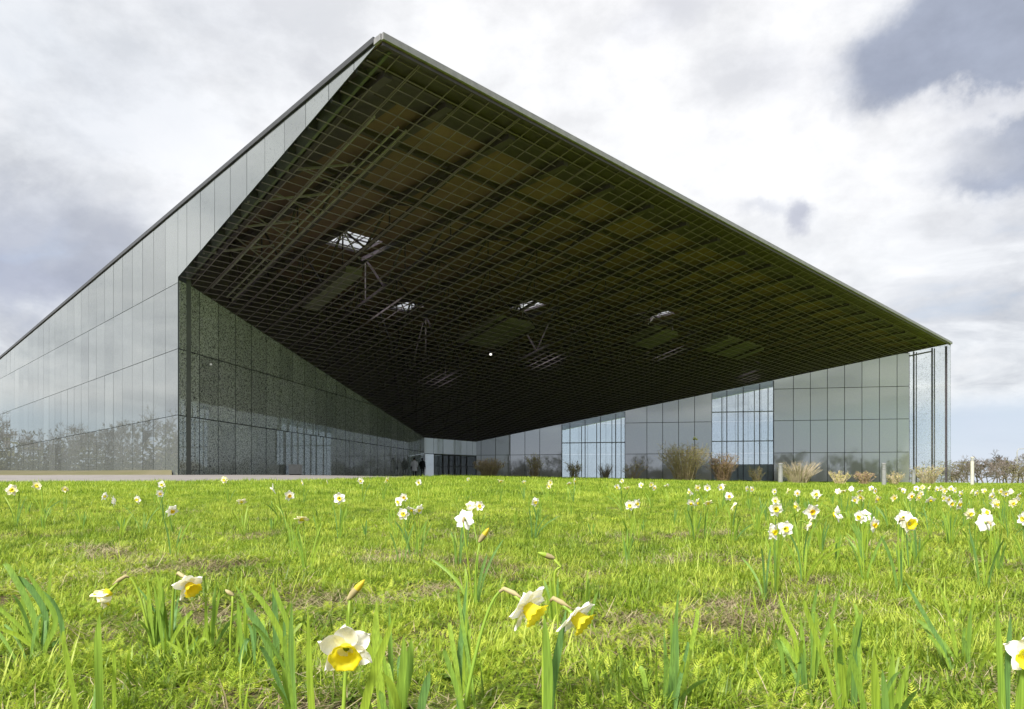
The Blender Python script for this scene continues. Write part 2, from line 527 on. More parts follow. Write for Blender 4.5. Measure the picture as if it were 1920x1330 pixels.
def gz(x, y):
    x = np.clip(np.asarray(x, float), -70, 100); y = np.clip(np.asarray(y, float), -50, 110)
    sh = x.shape
    q = np.stack([x.ravel(), y.ravel()], -1)
    d2 = ((q[:, None] - CTRL[None, :, :2]) ** 2).sum(-1)
    z = (d2 * np.log(d2 + 1e-9) * 0.5) @ TW[:-3] + TW[-3] + q @ TW[-2:]
    z = z.reshape(sh)
    return float(z) if sh == () else z


def px_ground(x, y):
    """the lawn point seen at a photograph pixel"""
    a, b = (x - CX) / F, (YH - y) / F
    Y = np.linspace(0.9, 90, 4000)
    k = np.nonzero(gz(a * Y, Y) >= b * Y)[0]
    Yv = Y[k[0]] if len(k) else 90
    return Vector((a * Yv, Yv, gz(a * Yv, Yv)))


def axis(lo, hi, near, step, grow):
    c = [near[0]]
    while c[-1] < near[1]: c.append(c[-1] + step)
    s = step
    while c[-1] < hi: s *= grow; c.append(c[-1] + s)
    s = step
    while c[0] > lo: s *= grow; c.insert(0, c[0] - s)
    return np.array(c)


def sheet(name, xs, ys, fz, mt, smooth=True):
    X, Y = np.meshgrid(xs, ys)
    Z = fz(X, Y)
    ny, nx = X.shape
    v = np.stack([X, Y, Z], -1).reshape(-1, 3)
    i = np.arange(ny * nx).reshape(ny, nx)
    f = np.stack([i[:-1, :-1], i[:-1, 1:], i[1:, 1:], i[1:, :-1]], -1).reshape(-1, 4)
    return mesh_obj(name, v, f.tolist(), mt, None, smooth)


def bumps(X, Y):
    return 0.010 * np.sin(X * 5.1 + 1.3 * np.sin(Y * 3.7)) * np.sin(Y * 4.3 + 1.1 * np.sin(X * 2.9)) + 0.012 * np.sin(X * 1.7 + Y * 1.1)


lawn = sheet('lawn', axis(-700, 700, (-9, 9), 0.22, 1.12), axis(-200, 1200, (0.2, 16), 0.2, 1.08),
             lambda X, Y: gz(X, Y) + bumps(X, Y) * np.clip(1.6 - Y / 14, 0, 1), M['ground'])
tag(lawn, 'spring lawn of mixed grass and weeds with bare soil patches', kind='structure')


def loft(name, near, far, nt, mt, dz, edge=0.0):
    """strip of ground between two polylines, following the lawn"""
    def resample(P, n):
        P = np.array(P, float)
        s = np.r_[0, np.cumsum(np.linalg.norm(np.diff(P, axis=0), axis=1))]
        u = np.linspace(0, s[-1], n)
        return np.stack([np.interp(u, s, P[:, 0]), np.interp(u, s, P[:, 1])], -1)
    n = 140
    a, b = near, far
    A_, B_ = [], []
    for k in range(len(a) - 1):
        w = np.linspace(0, 1, 20, endpoint=(k == len(a) - 2))
        A_ += [np.array(a[k]) + t * (np.array(a[k + 1]) - np.array(a[k])) for t in w]
        B_ += [np.array(b[k]) + t * (np.array(b[k + 1]) - np.array(b[k])) for t in w]
    A_, B_ = np.array(A_), np.array(B_)
    T = np.linspace(0, 1, nt)
    P = A_[None] * (1 - T[:, None, None]) + B_[None] * T[:, None, None]
    Z = gz(P[..., 0], P[..., 1]) + (dz(T)[:, None] if callable(dz) else dz)
    v = np.concatenate([P, Z[..., None]], -1)
    # vertical skirts so that the sheet has a real edge
    lowf = v[0].copy(); lowf[:, 2] -= 0.25
    v = np.concatenate([lowf[None], v], 0)
    ny, nx = v.shape[:2]
    i = np.arange(ny * nx).reshape(ny, nx)
    f = np.stack([i[:-1, :-1], i[:-1, 1:], i[1:, 1:], i[1:, :-1]], -1).reshape(-1, 4)
    return mesh_obj(name, v.reshape(-1, 3), f.tolist(), mt, None, True)


# ------------------------------------------------------------------ museum building
# building axes: u along the front roof edge, v along the long side facade
A0 = Vector((-3.85, 21.35, 0))


def uv(u, v, z):
    return Vector((A0.x + R2 * (u - v), A0.y + R2 * (u + v), z))


def zs(u, v): return 13.24 - 0.0080 * u - 0.2385 * v      # soffit plane
def zr(u, v): return 13.42 - 0.0085 * u - 0.0470 * v      # roof top plane


UVL, UVBL, UVBR, UVR = (0.0, 16.05), (29.65, 35.96), (36.49, 36.17), (61.55, 0.0)
PL, PBL, PBR, PR = [uv(a, b, 0) for a, b in (UVL, UVBL, UVBR, UVR)]

museum = thing('museum_building', 'long museum of dark glass panels with a huge cantilevered entrance canopy', 'building', uv(30, 40, 0.5))
MI = museum.matrix_world.copy()
museum_off = Vector(museum.location)


def part(name, mb_or_v, mats, faces=None, fmat=None, smooth=False):
    """a mesh part of the museum given in world coordinates"""
    if isinstance(mb_or_v, MB):
        V, Fc, fm = mb_or_v.v, mb_or_v.f, mb_or_v.m
    else:
        V, Fc, fm = mb_or_v, faces, fmat
    V = [Vector(p) - museum_off for p in V]
    return mesh_obj(name, V, Fc, mats, museum, smooth, fm)


def clip(poly, a, b, c):
    """keep the side a*x+b*y+c >= 0 of a convex polygon"""
    res = []
    for i, p in enumerate(poly):
        q = poly[(i + 1) % len(poly)]
        dp, dq = a * p[0] + b * p[1] + c, a * q[0] + b * q[1] + c
        if dp >= 0: res.append(p)
        if dp * dq < 0:
            t = dp / (dp - dq)
            res.append((p[0] + t * (q[0] - p[0]), p[1] + t * (q[1] - p[1])))
    return res


def area(P):
    return 0.5 * abs(sum(P[i][0] * P[(i + 1) % len(P)][1] - P[(i + 1) % len(P)][0] * P[i][1] for i in range(len(P))))


def panel(name, poly, P0, d, nrm, mats, off=0.0, th=0.03, tilt=0.004):
    """one facade panel: poly in (s, z); face material, back material, edge material"""
    if len(poly) < 3 or area(poly) < 0.02: return None
    cs = sum(p[0] for p in poly) / len(poly); cz = sum(p[1] for p in poly) / len(poly)
    t1, t2 = random.gauss(0, tilt), random.gauss(0, tilt * 0.6)
    fr, bk = [], []
    for s, z in poly:
        o = off + t1 * (s - cs) / 1.5 + t2 * (z - cz) / 3.0
        q = Vector((P0.x + d.x * s, P0.y + d.y * s, z))
        fr.append(q + nrm * (o + th)); bk.append(q + nrm * o)
    n = len(poly)
    faces = [tuple(range(n)), tuple(range(2 * n - 1, n - 1, -1))] + [(i, i + n, (i + 1) % n + n, (i + 1) % n) for i in range(n)]
    V = fr + bk
    # orient the front face outwards
    nn = (V[1] - V[0]).cross(V[2] - V[1])
    if nn.dot(nrm) < 0:
        faces = [tuple(reversed(f)) for f in faces]
    return part(name, V, mats, faces, [0, 1] + [2] * n)


def wall_grid(name, P0, d, nrm, ss, rows, slope, tops, mats_fn, off=0.0, gap=0.011, zmin=-1.2, lower=None, names=None):
    objs = []
    for i in range(len(ss) - 1):
        for k in range(len(rows) - 1):
            s0, s1 = ss[i] + gap, ss[i + 1] - gap
            f0 = lambda s: rows[k] + slope * s + gap
            f1 = lambda s: rows[k + 1] + slope * s - gap
            poly = [(s0, f0(s0)), (s1, f0(s1)), (s1, f1(s1)), (s0, f1(s0))]
            for (m, c) in tops:                       # z <= m*s + c
                poly = clip(poly, m, -1, c)
                if len(poly) < 3: break
            if len(poly) >= 3 and lower:
                poly = clip(poly, -lower[0], 1, -lower[1])
            if len(poly) < 3: continue
            mt = mats_fn(i, k, 0.5 * (ss[i] + ss[i + 1]))
            if mt is None: continue
            nm = names(i, k, 0.5 * (ss[i] + ss[i + 1])) if names else name
            o = panel(nm, poly, P0, d, nrm, mt, off)
            if o: objs.append(o)
    return objs


def backing(name, P0, d, nrm, s0, s1, top0, top1, off, mt, bot=-1.2, th=0.2):
    mb = MB()
    q = []
    for s, z in ((s0, bot), (s1, bot), (s1, top1), (s0, top0)):
        q.append(Vector((P0.x + d.x * s, P0.y + d.y * s, z)))
    V = [p + nrm * off for p in q] + [p + nrm * (off - th) for p in q]
    mb.add(V, [(0, 1, 2, 3), (7, 6, 5, 4), (0, 4, 5, 1), (1, 5, 6, 2), (2, 6, 7, 3), (3, 7, 4, 0)])
    return part(name, mb, mt)


FR = lambda k: [M[k], M['pane_back'], M['edge']]

# --- long side facade (u = 0), v from the canopy tip backwards
dv = Vector((-R2, R2, 0)); du = Vector((R2, R2, 0)); nside = Vector((-R2, -R2, 0))
P0 = uv(0, 0, 0)
rows_side = [0.24, 3.25, 6.27, 9.28, 14.5]
sv = [1.5 * k for k in range(0, 11)] + [16.05] + [16.05 + 1.56 * k for k in range(1, 44)]
top_side = (-0.0470, 13.42 - 0.17)
# canopy flank: between soffit and roof
wall_grid('facade_panel', P0, dv, nside, [s for s in sv if s <= 16.06], [5.0, 9.28, 14.5][:1] + [14.5], -0.006, [top_side],
          lambda i, k, s: FR('frit_side'), lower=(-0.2385, 13.24 + 0.02), gap=0.013)
wall_grid('facade_panel', P0, dv, nside, [s for s in sv if s >= 16.04], [-3.0] + rows_side[1:], -0.006, [top_side],
          lambda i, k, s: FR('frit_side'), gap=0.013)
vend = sv[-1]
backing('inner_wall', P0, dv, nside, 16.3, vend, zr(0, 16) - .35, zr(0, vend) - .35, -0.45, M['backing'])
for s in [s for s in sv if 1 < s and s != 16.05]:
    mb = MB()
    z0 = zs(0, s) if s < 16 else -1.0
    z1 = zr(0, s) - 0.3
    c = P0 + dv * s - nside * 0.22
    mb.box((c.x, c.y, (z0 + z1) / 2), 0.12, 0.30, z1 - z0, dv, nside)
    part('facade_post', mb, M['post'])
q = [P0 + dv * s + Vector((0, 0, z)) - nside * 0.42 for s, z in ((0.3, zs(0, .3)), (16.2, zs(0, 16.2) + .05), (16.2, zr(0, 16.2) - .35), (0.3, zr(0, .3) - .1))]
part('flank_wall', q + [p - nside * 0.1 for p in q], M['backing'], [(0, 1, 2, 3), (7, 6, 5, 4), (0, 4, 5, 1), (1, 5, 6, 2), (2, 6, 7, 3), (3, 7, 4, 0)])

# --- court wall under the canopy, long-side half (L -> BL)
P1 = PL
d1 = (PBL - PL); len1 = d1.length; d1 = d1.normalized(); n1 = Vector((d1.y, -d1.x, 0))
zsl, zsb = zs(*UVL), zs(*UVBL)
top1 = ((zsb - zsl) / len1, zsl - 0.03)
ss1 = [1.5 * k for k in range(0, 24)] + [len1]
wall_grid('court_panel', P1, d1, n1, ss1, [-2.9, 3.14, 6.17, 9.3, 12.4], -0.003, [top1], lambda i, k, s: FR('frit_dark'), gap=0.022)
backing('inner_wall', P1, d1, n1, 0.85, len1, zsl - .3, zsb - .05, -0.55, M['backing'])
for i, s in enumerate(ss1[:-1]):
    z1 = top1[0] * s + top1[1] - 0.05
    for o, w in ((0.05, 0.34), (0.50, 0.10)):
        c = P1 + d1 * (s + o + 0.05) - n1 * 0.26
        if s + o > 0.6:
            mb = MB(); mb.box((c.x, c.y, (z1 - 1) / 2 - .1), w, 0.26, z1 + 0.9, d1, n1)
            part('court_post', mb, M['post'])

# --- entrance wall at the back of the court (BL -> BR)
P2 = PBL
d2 = (PBR - PBL); len2 = d2.length; d2 = d2.normalized(); n2 = Vector((d2.y, -d2.x, 0))
if n2.y > 0: n2 = -n2
top2 = ((zs(*UVBR) - zs(*UVBL)) / len2, zs(*UVBL) - 0.04)
ss2 = [0.0, 1.15, 2.35, 3.9, 5.5, 6.3, len2]
E2 = lambda i, k, s: None if k == 0 else FR('entry_panel')
wall_grid('entrance_panel', P2, d2, n2, ss2, [-1.2, 2.9, 8.0], 0.0, [top2], E2)
# glazed entrance row: white vestibule wall, dark glass doors, glass
def entrance_row():
    zb = gz(PBL.x, PBL.y) + 0.03
    def ppos(s, z, o): return Vector((P2.x + d2.x * s, P2.y + d2.y * s, z)) + n2 * o
    # lobby behind the doors
    mb = MB()
    for s0, s1, dep in ((1.2, 6.9, -6.0),):
        a, b = ppos(s0 - 3, zb, dep), ppos(s1 + 3, zb, dep)
        mb.add([a, b, b + Vector((0, 0, 4)), a + Vector((0, 0, 4))], [(0, 1, 2, 3)])
    part('lobby_wall', mb, M['backing'])
    mb = MB(); c = ppos(2.78, zb + 1.3, -1.2); mb.box(c, 0.85, 0.08, 2.5, d2, n2); part('lobby_screen', mb, M['entry_panel'])
    mb = MB(); c = ppos(0.60, (zb + 2.85) / 2, 0.02)
    mb.box(c, 1.12, 0.06, 2.85 - zb, d2, n2)
    part('vestibule_wall', mb, M['vestibule'])
    for s0, s1 in ((1.18, 2.33), (2.37, 3.1), (3.15, 3.88), (3.92, 4.7), (4.72, 5.48), (5.52, 6.83)):
        mb = MB(); w = 0.055
        for sc, ww in ((s0 + w / 2, w), (s1 - w / 2, w)):
            mb.box(ppos(sc, (zb + 2.85) / 2, 0.0), ww, 0.07, 2.85 - zb, d2, n2)
        for zc in (2.82, zb + 0.06, zb + 1.05):
            mb.box(ppos((s0 + s1) / 2, zc, 0.0), s1 - s0 - 2 * w, 0.06, 0.05, d2, n2)
        dr = part('door' if 2.3 < s0 < 5 else 'entrance_frame', mb, M['post'])
        P = MB(); P.box(ppos((s0 + s1) / 2, (zb + 2.85) / 2, 0.0) - museum_off, s1 - s0 - 2 * w, 0.012, 2.7 - zb, d2, n2)
        P.build('pane', M['door_glass'], dr)
        if 2.3 < s0 < 5:
            Hh = MB(); Hh.tube([ppos(s1 - 0.12, zb + 0.8, 0.06) - museum_off, ppos(s1 - 0.12, zb + 1.4, 0.06) - museum_off], 0.018, 6)
            Hh.build('handle', M['steel_light'], dr)


M['door_glass'] = frit_glass('door_glass', (0.34, 0.38, 0.36), -0.6, (0.1, 0.1, 0.1), 1.5, 0.01)
entrance_row()

# --- court wall, far half (R -> BR): grey panels, two glazed bays, clear corner
P3 = PR
d3 = (PBR - PR); len3 = d3.length; d3 = d3.normalized(); n3 = Vector((-d3.y, d3.x, 0))
if n3.y > 0: n3 = -n3
zsr, zsbr = zs(*UVR), zs(*UVBR)
top3 = ((zsbr - zsr) / len3, zsr - 0.03)
cuts = [0.0, 0.28] + [1.5 * k for k in range(1, int(len3 / 1.5) + 1)] + [3.46, 15.25, 20.9, 29.1, 35.3]
cuts = sorted(c for c in set(cuts) if c not in (15.0, 21.0, 28.5 + .0, 36.0 - .0)) + [len3]
CLEAR_B = [(15.25, 20.9), (29.1, 35.3)]
def is_win(s): return any(a < s < b for a, b in CLEAR_B)
def is_corner(s): return s < 3.46
rows3 = [-1.4, 2.93, 5.96, 8.94, 11.96, 15]
wall_grid('wall_panel', P3, d3, n3, cuts, rows3, 0.0, [top3],
          lambda i, k, s: FR('frit_clear') if is_corner(s) else FR('window') if is_win(s) else FR('grey_panel'),
          gap=0.024, names=lambda i, k, s: 'corner_pane' if is_corner(s) else 'window_pane' if is_win(s) else 'wall_panel')
# solid wall behind the grey panels, leaving the glazed bays open
mb = MB()
for s0, s1 in ((3.5, 15.2), (20.95, 29.05), (35.35, len3)):
    V = []
    for o in (-0.12, -0.32):
        for s, z in ((s0, -1), (s1, -1), (s1, top3[0] * s1 + top3[1]), (s0, top3[0] * s0 + top3[1])):
            V.append(Vector((P3.x + d3.x * s, P3.y + d3.y * s, z)) + n3 * o)
    mb.add(V, [(0, 1, 2, 3), (7, 6, 5, 4), (0, 4, 5, 1), (1, 5, 6, 2), (2, 6, 7, 3), (3, 7, 4, 0)])
part('inner_wall', mb, M['backing'])
# posts and transoms inside the glazed bays and the corner
def bay_bits():
    def pp(s, z, o): return Vector((P3.x + d3.x * s, P3.y + d3.y * s, z)) + n3 * o
    for a, b in CLEAR_B:
        for s in [c for c in cuts if a - .01 <= c <= b + .01]:
            zt = top3[0] * s + top3[1] - 0.05
            mb = MB(); mb.box(pp(s, (zt - .8) / 2, -0.14), 0.07, 0.14, zt + .8, d3, n3)
            part('window_post', mb, M['steel_dark'])
            if b - s > 1:
                mb = MB(); mb.box(pp(s + 0.40, (zt - 1.2) / 2, -0.7), 0.07, 0.10, zt + .4, d3, n3)
                part('interior_column', mb, M['steel_light'])
        for z in (4.1, 6.9):
            mb = MB(); mb.box(pp((a + b) / 2, z, -0.35), b - a, 0.10, 0.09, d3, n3)
            part('window_transom', mb, M['steel_light'])
        # added low screen inside the glass, put in to darken the lower panes
        if a < 20:
            mb = MB(); mb.box(pp((a + b) / 2, 0.4, -0.8), b - a + 1, 0.15, 3.0, d3, n3); part('added_bay_screen', mb, M['bay_screen_grey'])
        # bulkhead that closes the bay under the soffit
        for s0, s1 in ((a, b),):
            V = []
            for o in (-0.10, -0.22):
                for s, dz in ((s0, -0.62), (s1, -0.62), (s1, 0.0), (s0, 0.0)):
                    V.append(pp(s, top3[0] * s + top3[1] + dz, o))
            mb = MB(); mb.add(V, [(0, 1, 2, 3), (7, 6, 5, 4), (0, 4, 5, 1), (1, 5, 6, 2), (2, 6, 7, 3), (3, 7, 4, 0)])
            part('window_head', mb, M['grey_panel'])
    for s, o, w in ((3.44, -0.15, 0.07), (2.98, -0.2, 0.06), (2.55, -0.9, 0.07), (1.42, -0.35, 0.12), (1.02, -0.9, 0.08)):
        zt = top3[0] * s + top3[1] - 0.05
        mb = MB(); mb.box(pp(s, (zt - .8) / 2, o), w, w, zt + .8, d3, n3)
        part('corner_column', mb, M['steel_dark'])
    mb = MB(); a, b = pp(3.4, top3[0] * 3.4 + top3[1] - 0.32, -0.35), pp(1.4, top3[0] * 1.4 + top3[1] - 0.32, -0.35)
    mb.beam(a, b, 0.12, 0.12); part('corner_beam', mb, M['steel_dark'])
bay_bits()

# --- outer facade of that wing (u = 61.55), clear printed glass seen through the bays
P4 = uv(UVR[0], 0, 0); n4 = Vector((R2, R2, 0))
sv4 = [0.0, 0.30] + [1.5 * k for k in range(1, 41)]
top4 = (-0.047, zr(UVR[0], 0) - 0.25)
wall_grid('outer_pane', P4, dv, n4, sv4, [-1.4, 2.93, 5.96, 8.94, 15], -0.006, [top4], lambda i, k, s: FR('frit_clear'))
for s, w in ((0.32, 0.15), (3.0, 0.07), (4.5, 0.07)):
    mb = MB()
    c = P4 + dv * s - n4 * 0.2
    z1 = zr(UVR[0], s) - 0.4
    mb.box((c.x, c.y, z1 / 2 - .5), w, w, z1 + 1, dv, n4)
    part('outer_post', mb, M['steel_dark'])
# end wall of the wing
V = [uv(UVR[0], 60, -1), uv(UVBR[0], 60, -1), uv(UVBR[0], 60, zr(40, 60) - .3), uv(UVR[0], 60, zr(61, 60) - .3)]
part('end_wall', V + [p + dv * .2 for p in V], M['backing'], [(0, 1, 2, 3), (7, 6, 5, 4), (0, 4, 5, 1), (1, 5, 6, 2), (2, 6, 7, 3), (3, 7, 4, 0)])

# --- roof deck with five rooflights
SKY = [(6.95, 9.20, 13.2, 15.4), (21.95, 24.2, 15.4, 17.7), (16.1, 18.0, 21.0, 22.9), (31.1, 33.1, 10.8, 13.1), (46.5, 48.2, 12.0, 13.5)]
us = sorted({0.0, 61.6} | {a for s in SKY for a in s[:2]})
vs = sorted({0.0, 84.0} | {a for s in SKY for a in s[2:]})
mb = MB()
for i in range(len(us) - 1):
    for j in range(len(vs) - 1):
        uc, vc = (us[i] + us[i + 1]) / 2, (vs[j] + vs[j + 1]) / 2
        if any(a < uc < b and c < vc < e for a, b, c, e in SKY): continue
        q = [(us[i], vs[j]), (us[i + 1], vs[j]), (us[i + 1], vs[j + 1]), (us[i], vs[j + 1])]
        mb.add([uv(a, b, zr(a, b)) for a, b in q], [(0, 1, 2, 3)], 1)
        mb.add([uv(a, b, zr(a, b) - 0.16) for a, b in q], [(3, 2, 1, 0)], 0)
for a, b, c, e in SKY:
    q = [(a, c), (b, c), (b, e), (a, e)]
    for i in range(4):
        (a0, c0), (a1, c1) = q[i], q[(i + 1) % 4]
        mb.add([uv(a0, c0, zr(a0, c0)), uv(a1, c1, zr(a1, c1)), uv(a1, c1, zr(a1, c1) - .16), uv(a0, c0, zr(a0, c0) - .16)], [(0, 1, 2, 3)], 2)
roof = part('roof', mb, [M['deck'], M['roof_top'], M['steel_dark']])
for a, b, c, e in SKY:
    z = lambda p, q: zr(p, q) + 0.06
    mb = MB()
    for k in range(4):
        m_ = a + (b - a) * k / 3
        mb.beam(uv(m_, c, z(m_, c)) - museum_off, uv(m_, e, z(m_, e)) - museum_off, 0.05, 0.05)
    for k in range(3):
        m_ = c + (e - c) * k / 2
        mb.beam(uv(a, m_, z(a, m_)) - museum_off, uv(b, m_, z(b, m_)) - museum_off, 0.05, 0.07)
    rl = mb.build('rooflight', M['steel_dark'], museum)
    mb = MB(); mb.add([uv(p, q_, zr(p, q_) + .11) - museum_off for p, q_ in ((a, c), (b, c), (b, e), (a, e))], [(0, 1, 2, 3)])
    mb.build('pane', M['rooflight_glass'], rl)

# --- rim of the roof
mb = MB()
mb.beam(uv(-0.05, -0.06, zr(0, 0) - 0.13), uv(61.7, -0.06, zr(61.7, 0) - 0.13), 0.10, 0.20)
part('front_rim', mb, M['rim'])
mb = MB()
mb.beam(uv(0.0, 0.02, zr(0, 0) - 0.30), uv(61.6, 0.02, zr(61.6, 0) - 0.30), 0.06, 0.10)
part('rim_gutter', mb, M['steel_dark'])
mb = MB()
mb.beam(uv(-0.05, 0.35, zr(0, .35) - 0.055), uv(-0.05, 84, zr(0, 84) - 0.055), 0.10, 0.17)
part('side_parapet', mb, M['parapet'])
mb = MB()
mb.beam(uv(-0.05, -0.02, zr(0, 0) - 0.14), uv(-0.05, 0.33, zr(0, .3) - 0.14), 0.09, 0.18)
part('corner_cap', mb, M['rim'])

# dark boarding under the roof along the front and side edges
def board(name, q, dz):
    V = [uv(a, b, zr(a, b) - dz) for a, b in q] + [uv(a, b, zr(a, b) - dz - .03) for a, b in q]
    part(name, V, M['steel_dark'], [(0, 1, 2, 3), (7, 6, 5, 4), (0, 4, 5, 1), (1, 5, 6, 2), (2, 6, 7, 3), (3, 7, 4, 0)])
board('edge_board', [(0.1, 0.12), (61.4, 0.12), (61.4, 2.45), (0.1, 2.45)], 0.165)
board('edge_board', [(0.1, 2.50), (2.3, 2.50), (2.3, 15.9), (0.1, 15.9)], 0.172)

# --- soffit grid: bars both ways, expanded metal panels above them
TRAP = [(0.0, 0.0), (61.55, 0.0), UVBR, UVBL, UVL]


def trap_clip(poly):
    n = len(TRAP)
    for i in range(n):
        p, q = TRAP[i], TRAP[(i + 1) % n]
        a, b = -(q[1] - p[1]), (q[0] - p[0])
        c = -(a * p[0] + b * p[1])
        poly = clip(poly, a, b, c)
        if len(poly) < 3: return []
    return poly


def trap_span(k, fixed_u):
    """the stretch of the line u=k (or v=k) inside the soffit"""
    hit = []
    for i in range(len(TRAP)):
        p, q = TRAP[i], TRAP[(i + 1) % len(TRAP)]
        a, b = (p[0], q[0]) if fixed_u else (p[1], q[1])
        if (a - k) * (b - k) <= 0 and a != b:
            t = (k - a) / (b - a)
            hit.append((p[1] + t * (q[1] - p[1])) if fixed_u else (p[0] + t * (q[0] - p[0])))
    return (min(hit), max(hit)) if len(hit) >= 2 else None


k = 0
u = 0.78
while u < 61.4:
    sp = trap_span(u, True)
    if sp and sp[1] - sp[0] > 0.3:
        a, b = sp[0] + 0.05, sp[1] - 0.05
        mb = MB()
        heavy = (k % 3 == 1)
        if heavy:
            for o in (-0.035, 0.035):
                mb.beam(uv(u + o, a, zs(u, a)), uv(u + o, b, zs(u, b)), 0.022, 0.035)
        else:
            mb.beam(uv(u, a, zs(u, a)), uv(u, b, zs(u, b)), 0.024, 0.035)
        part('soffit_runner', mb, M['steel_grid'])
    u += 0.752; k += 1
k = 0
v = 0.42
while v < 36.0:
    sp = trap_span(v, False)
    if sp and sp[1] - sp[0] > 0.3:
        a, b = sp[0] + 0.05, sp[1] - 0.05
        mb = MB(); mb.beam(uv(a, v, zs(a, v) + 0.003), uv(b, v, zs(b, v) + 0.003), 0.034 if k % 3 == 1 else 0.019, 0.03)
        part('soffit_crossbar', mb, M['steel_grid'])
    v += 0.50; k += 1
cells = []
for i in range(28):
    for j in range(25):
        u0, v0 = 0.03 + 2.256 * i, 0.03 + 1.5 * j
        p = trap_clip([(u0 + .03, v0 + .02), (u0 + 2.226, v0 + .02), (u0 + 2.226, v0 + 1.48), (u0 + .03, v0 + 1.48)])
        if len(p) >= 3 and area(p) > 0.05:
            c = uv(u0 + 1, v0 + .7, 10)
            cells.append((c.length, p))
cells.sort(key=lambda q: q[0])
rest = MB()
for n, (_, p) in enumerate(cells):
    V = [uv(a, b, zs(a, b) + 0.05) for a, b in p]
    if n < 290:
        part('soffit_panel', V, M['grating'], [tuple(range(len(V)))[::-1]])
    else:
        rest.add(V, [tuple(range(len(V)))[::-1]])
if rest.v:
    tag(part('far_soffit_panels', rest, M['grating']), kind='stuff')

# --- steelwork in the roof space
def trap_hi(u):
    sp = trap_span(u, True)
    return sp if sp else None


uu = 0.55
first = True
for uu in [0.9] + [3.4 + 3.05 * k for k in range(19)]:
    sp = trap_hi(uu)
    if not sp: continue
    v0, v1 = max(sp[0], 0) + 1.0, sp[1]
    if v1 - v0 < 3: continue
    mb = MB()
    zt = lambda v: zr(uu, v) - 0.42
    zb = lambda v: zs(uu, v) + 0.38
    def zb2(v): return min(zb(v), zt(v) - 0.05)
    mb.beam(uv(uu, v0, zt(v0)), uv(uu, v1, zt(v1)), 0.30, 0.22)
    mb.beam(uv(uu, v0 + 2.5, zb2(v0 + 2.5)), uv(uu, v1, zb2(v1)), 0.16, 0.14)
    n = max(2, int((v1 - v0) / 3.4))
    for i in range(n):
        a = v0 + (v1 - v0) * i / n; m_ = v0 + (v1 - v0) * (i + .5) / n; b = v0 + (v1 - v0) * (i + 1) / n
        if zt(m_) - zb2(m_) < 0.25: continue
        mb.beam(uv(uu, a, zt(a)), uv(uu, m_, zb2(m_)), 0.085, 0.085)
        mb.beam(uv(uu, m_, zb2(m_)), uv(uu, b, zt(b)), 0.085, 0.085)
        mb.beam(uv(uu, b, zt(b)), uv(uu, b, zb2(b)), 0.07, 0.07)
    part('roof_truss', mb, M['steel_dark'])
for v in (1.1, 4.6, 8.1, 19.6, 25.2, 29.2, 33.0):
    sp = trap_span(min(v, 35.5), False)
    if not sp: continue
    mb = MB(); z = lambda u_: zr(u_, v) - 0.26
    mb.beam(uv(sp[0], v, z(sp[0])), uv(sp[1], v, z(sp[1])), 0.16, 0.18)
    part('purlin', mb, M['steel_dark'])
# pale bracing behind the canopy flank
for v in (7.6, 9.8, 12.0, 14.2):
    mb = MB(); mb.beam(uv(0.35, v, zs(0.35, v) + 0.32), uv(2.9, v - 1.6, zs(2.9, v - 1.6) + 0.55), 0.07, 0.07)
    mb.beam(uv(0.5, v + .6, zr(.5, v) - 0.5), uv(3.2, v - .4, zs(3.2, v) + 0.5), 0.05, 0.05)
    part('flank_brace', mb, M['steel_light'])
for u_ in (1.75, 2.75, 3.1):
    mb = MB(); mb.beam(uv(u_, 3.0, zs(u_, 3) + 0.16), uv(u_, 15.6 + u_ * .6, zs(u_, 15.6 + u_ * .6) + 0.16), 0.06, 0.06)
    part('flank_rail', mb, M['steel_light'])
# added grey boxes standing in for lit patches; single pale struts near the rooflights
for (u0, u1, v0, v1, dz) in ((7.0, 7.9, 13.2, 17.6, .5), (30.6, 33.6, 10.9, 13.4, .5), (18.5, 22.0, 14.4, 18.0, .6), (38.5, 44.5, 9.5, 11.8, .5)):
    mb = MB(); c = [(u0, v0), (u1, v0), (u1, v1), (u0, v1)]
    V = [uv(a, b, zs(a, b) + dz) for a, b in c] + [uv(a, b, zs(a, b) + dz + .35) for a, b in c]
    mb.add(V, [(3, 2, 1, 0), (4, 5, 6, 7), (0, 1, 5, 4), (1, 2, 6, 5), (2, 3, 7, 6), (3, 0, 4, 7)])
    part('lit_patch_box', mb, M['duct'])
for (a, b, c, e) in SKY:
    mb = MB(); um = (a + b) / 2
    mb.beam(uv(a - .1, c - .1, zr(a, c) - 0.35), uv(b + .1, e + .1, zr(b, e) - 0.45), 0.07, 0.07)
    part('rooflight_strut', mb, M['steel_light'])

# wall that closes the roof space above the court walls
for (pa, pb) in ((UVL, UVBL), (UVBL, UVBR), (UVBR, UVR)):
    if pa == UVL: pa = (UVL[0] + .02 * (UVBL[0] - UVL[0]), UVL[1] + .02 * (UVBL[1] - UVL[1]))
    a0, a1 = uv(*pa, zs(*pa) - 0.02), uv(*pb, zs(*pb) - 0.02)
    b0, b1 = uv(*pa, zr(*pa) - .17), uv(*pb, zr(*pb) - .17)
    nn = (a1 - a0).cross(Vector((0, 0, 1))).normalized()
    V = [a0 - nn * .05, a1 - nn * .05, b1 - nn * .05, b0 - nn * .05, a0 - nn * .2, a1 - nn * .2, b1 - nn * .2, b0 - nn * .2]
    part('roof_space_wall', V, M['steel_dark'], [(0, 1, 2, 3), (7, 6, 5, 4), (0, 4, 5, 1), (1, 5, 6, 2), (2, 6, 7, 3), (3, 7, 4, 0)])

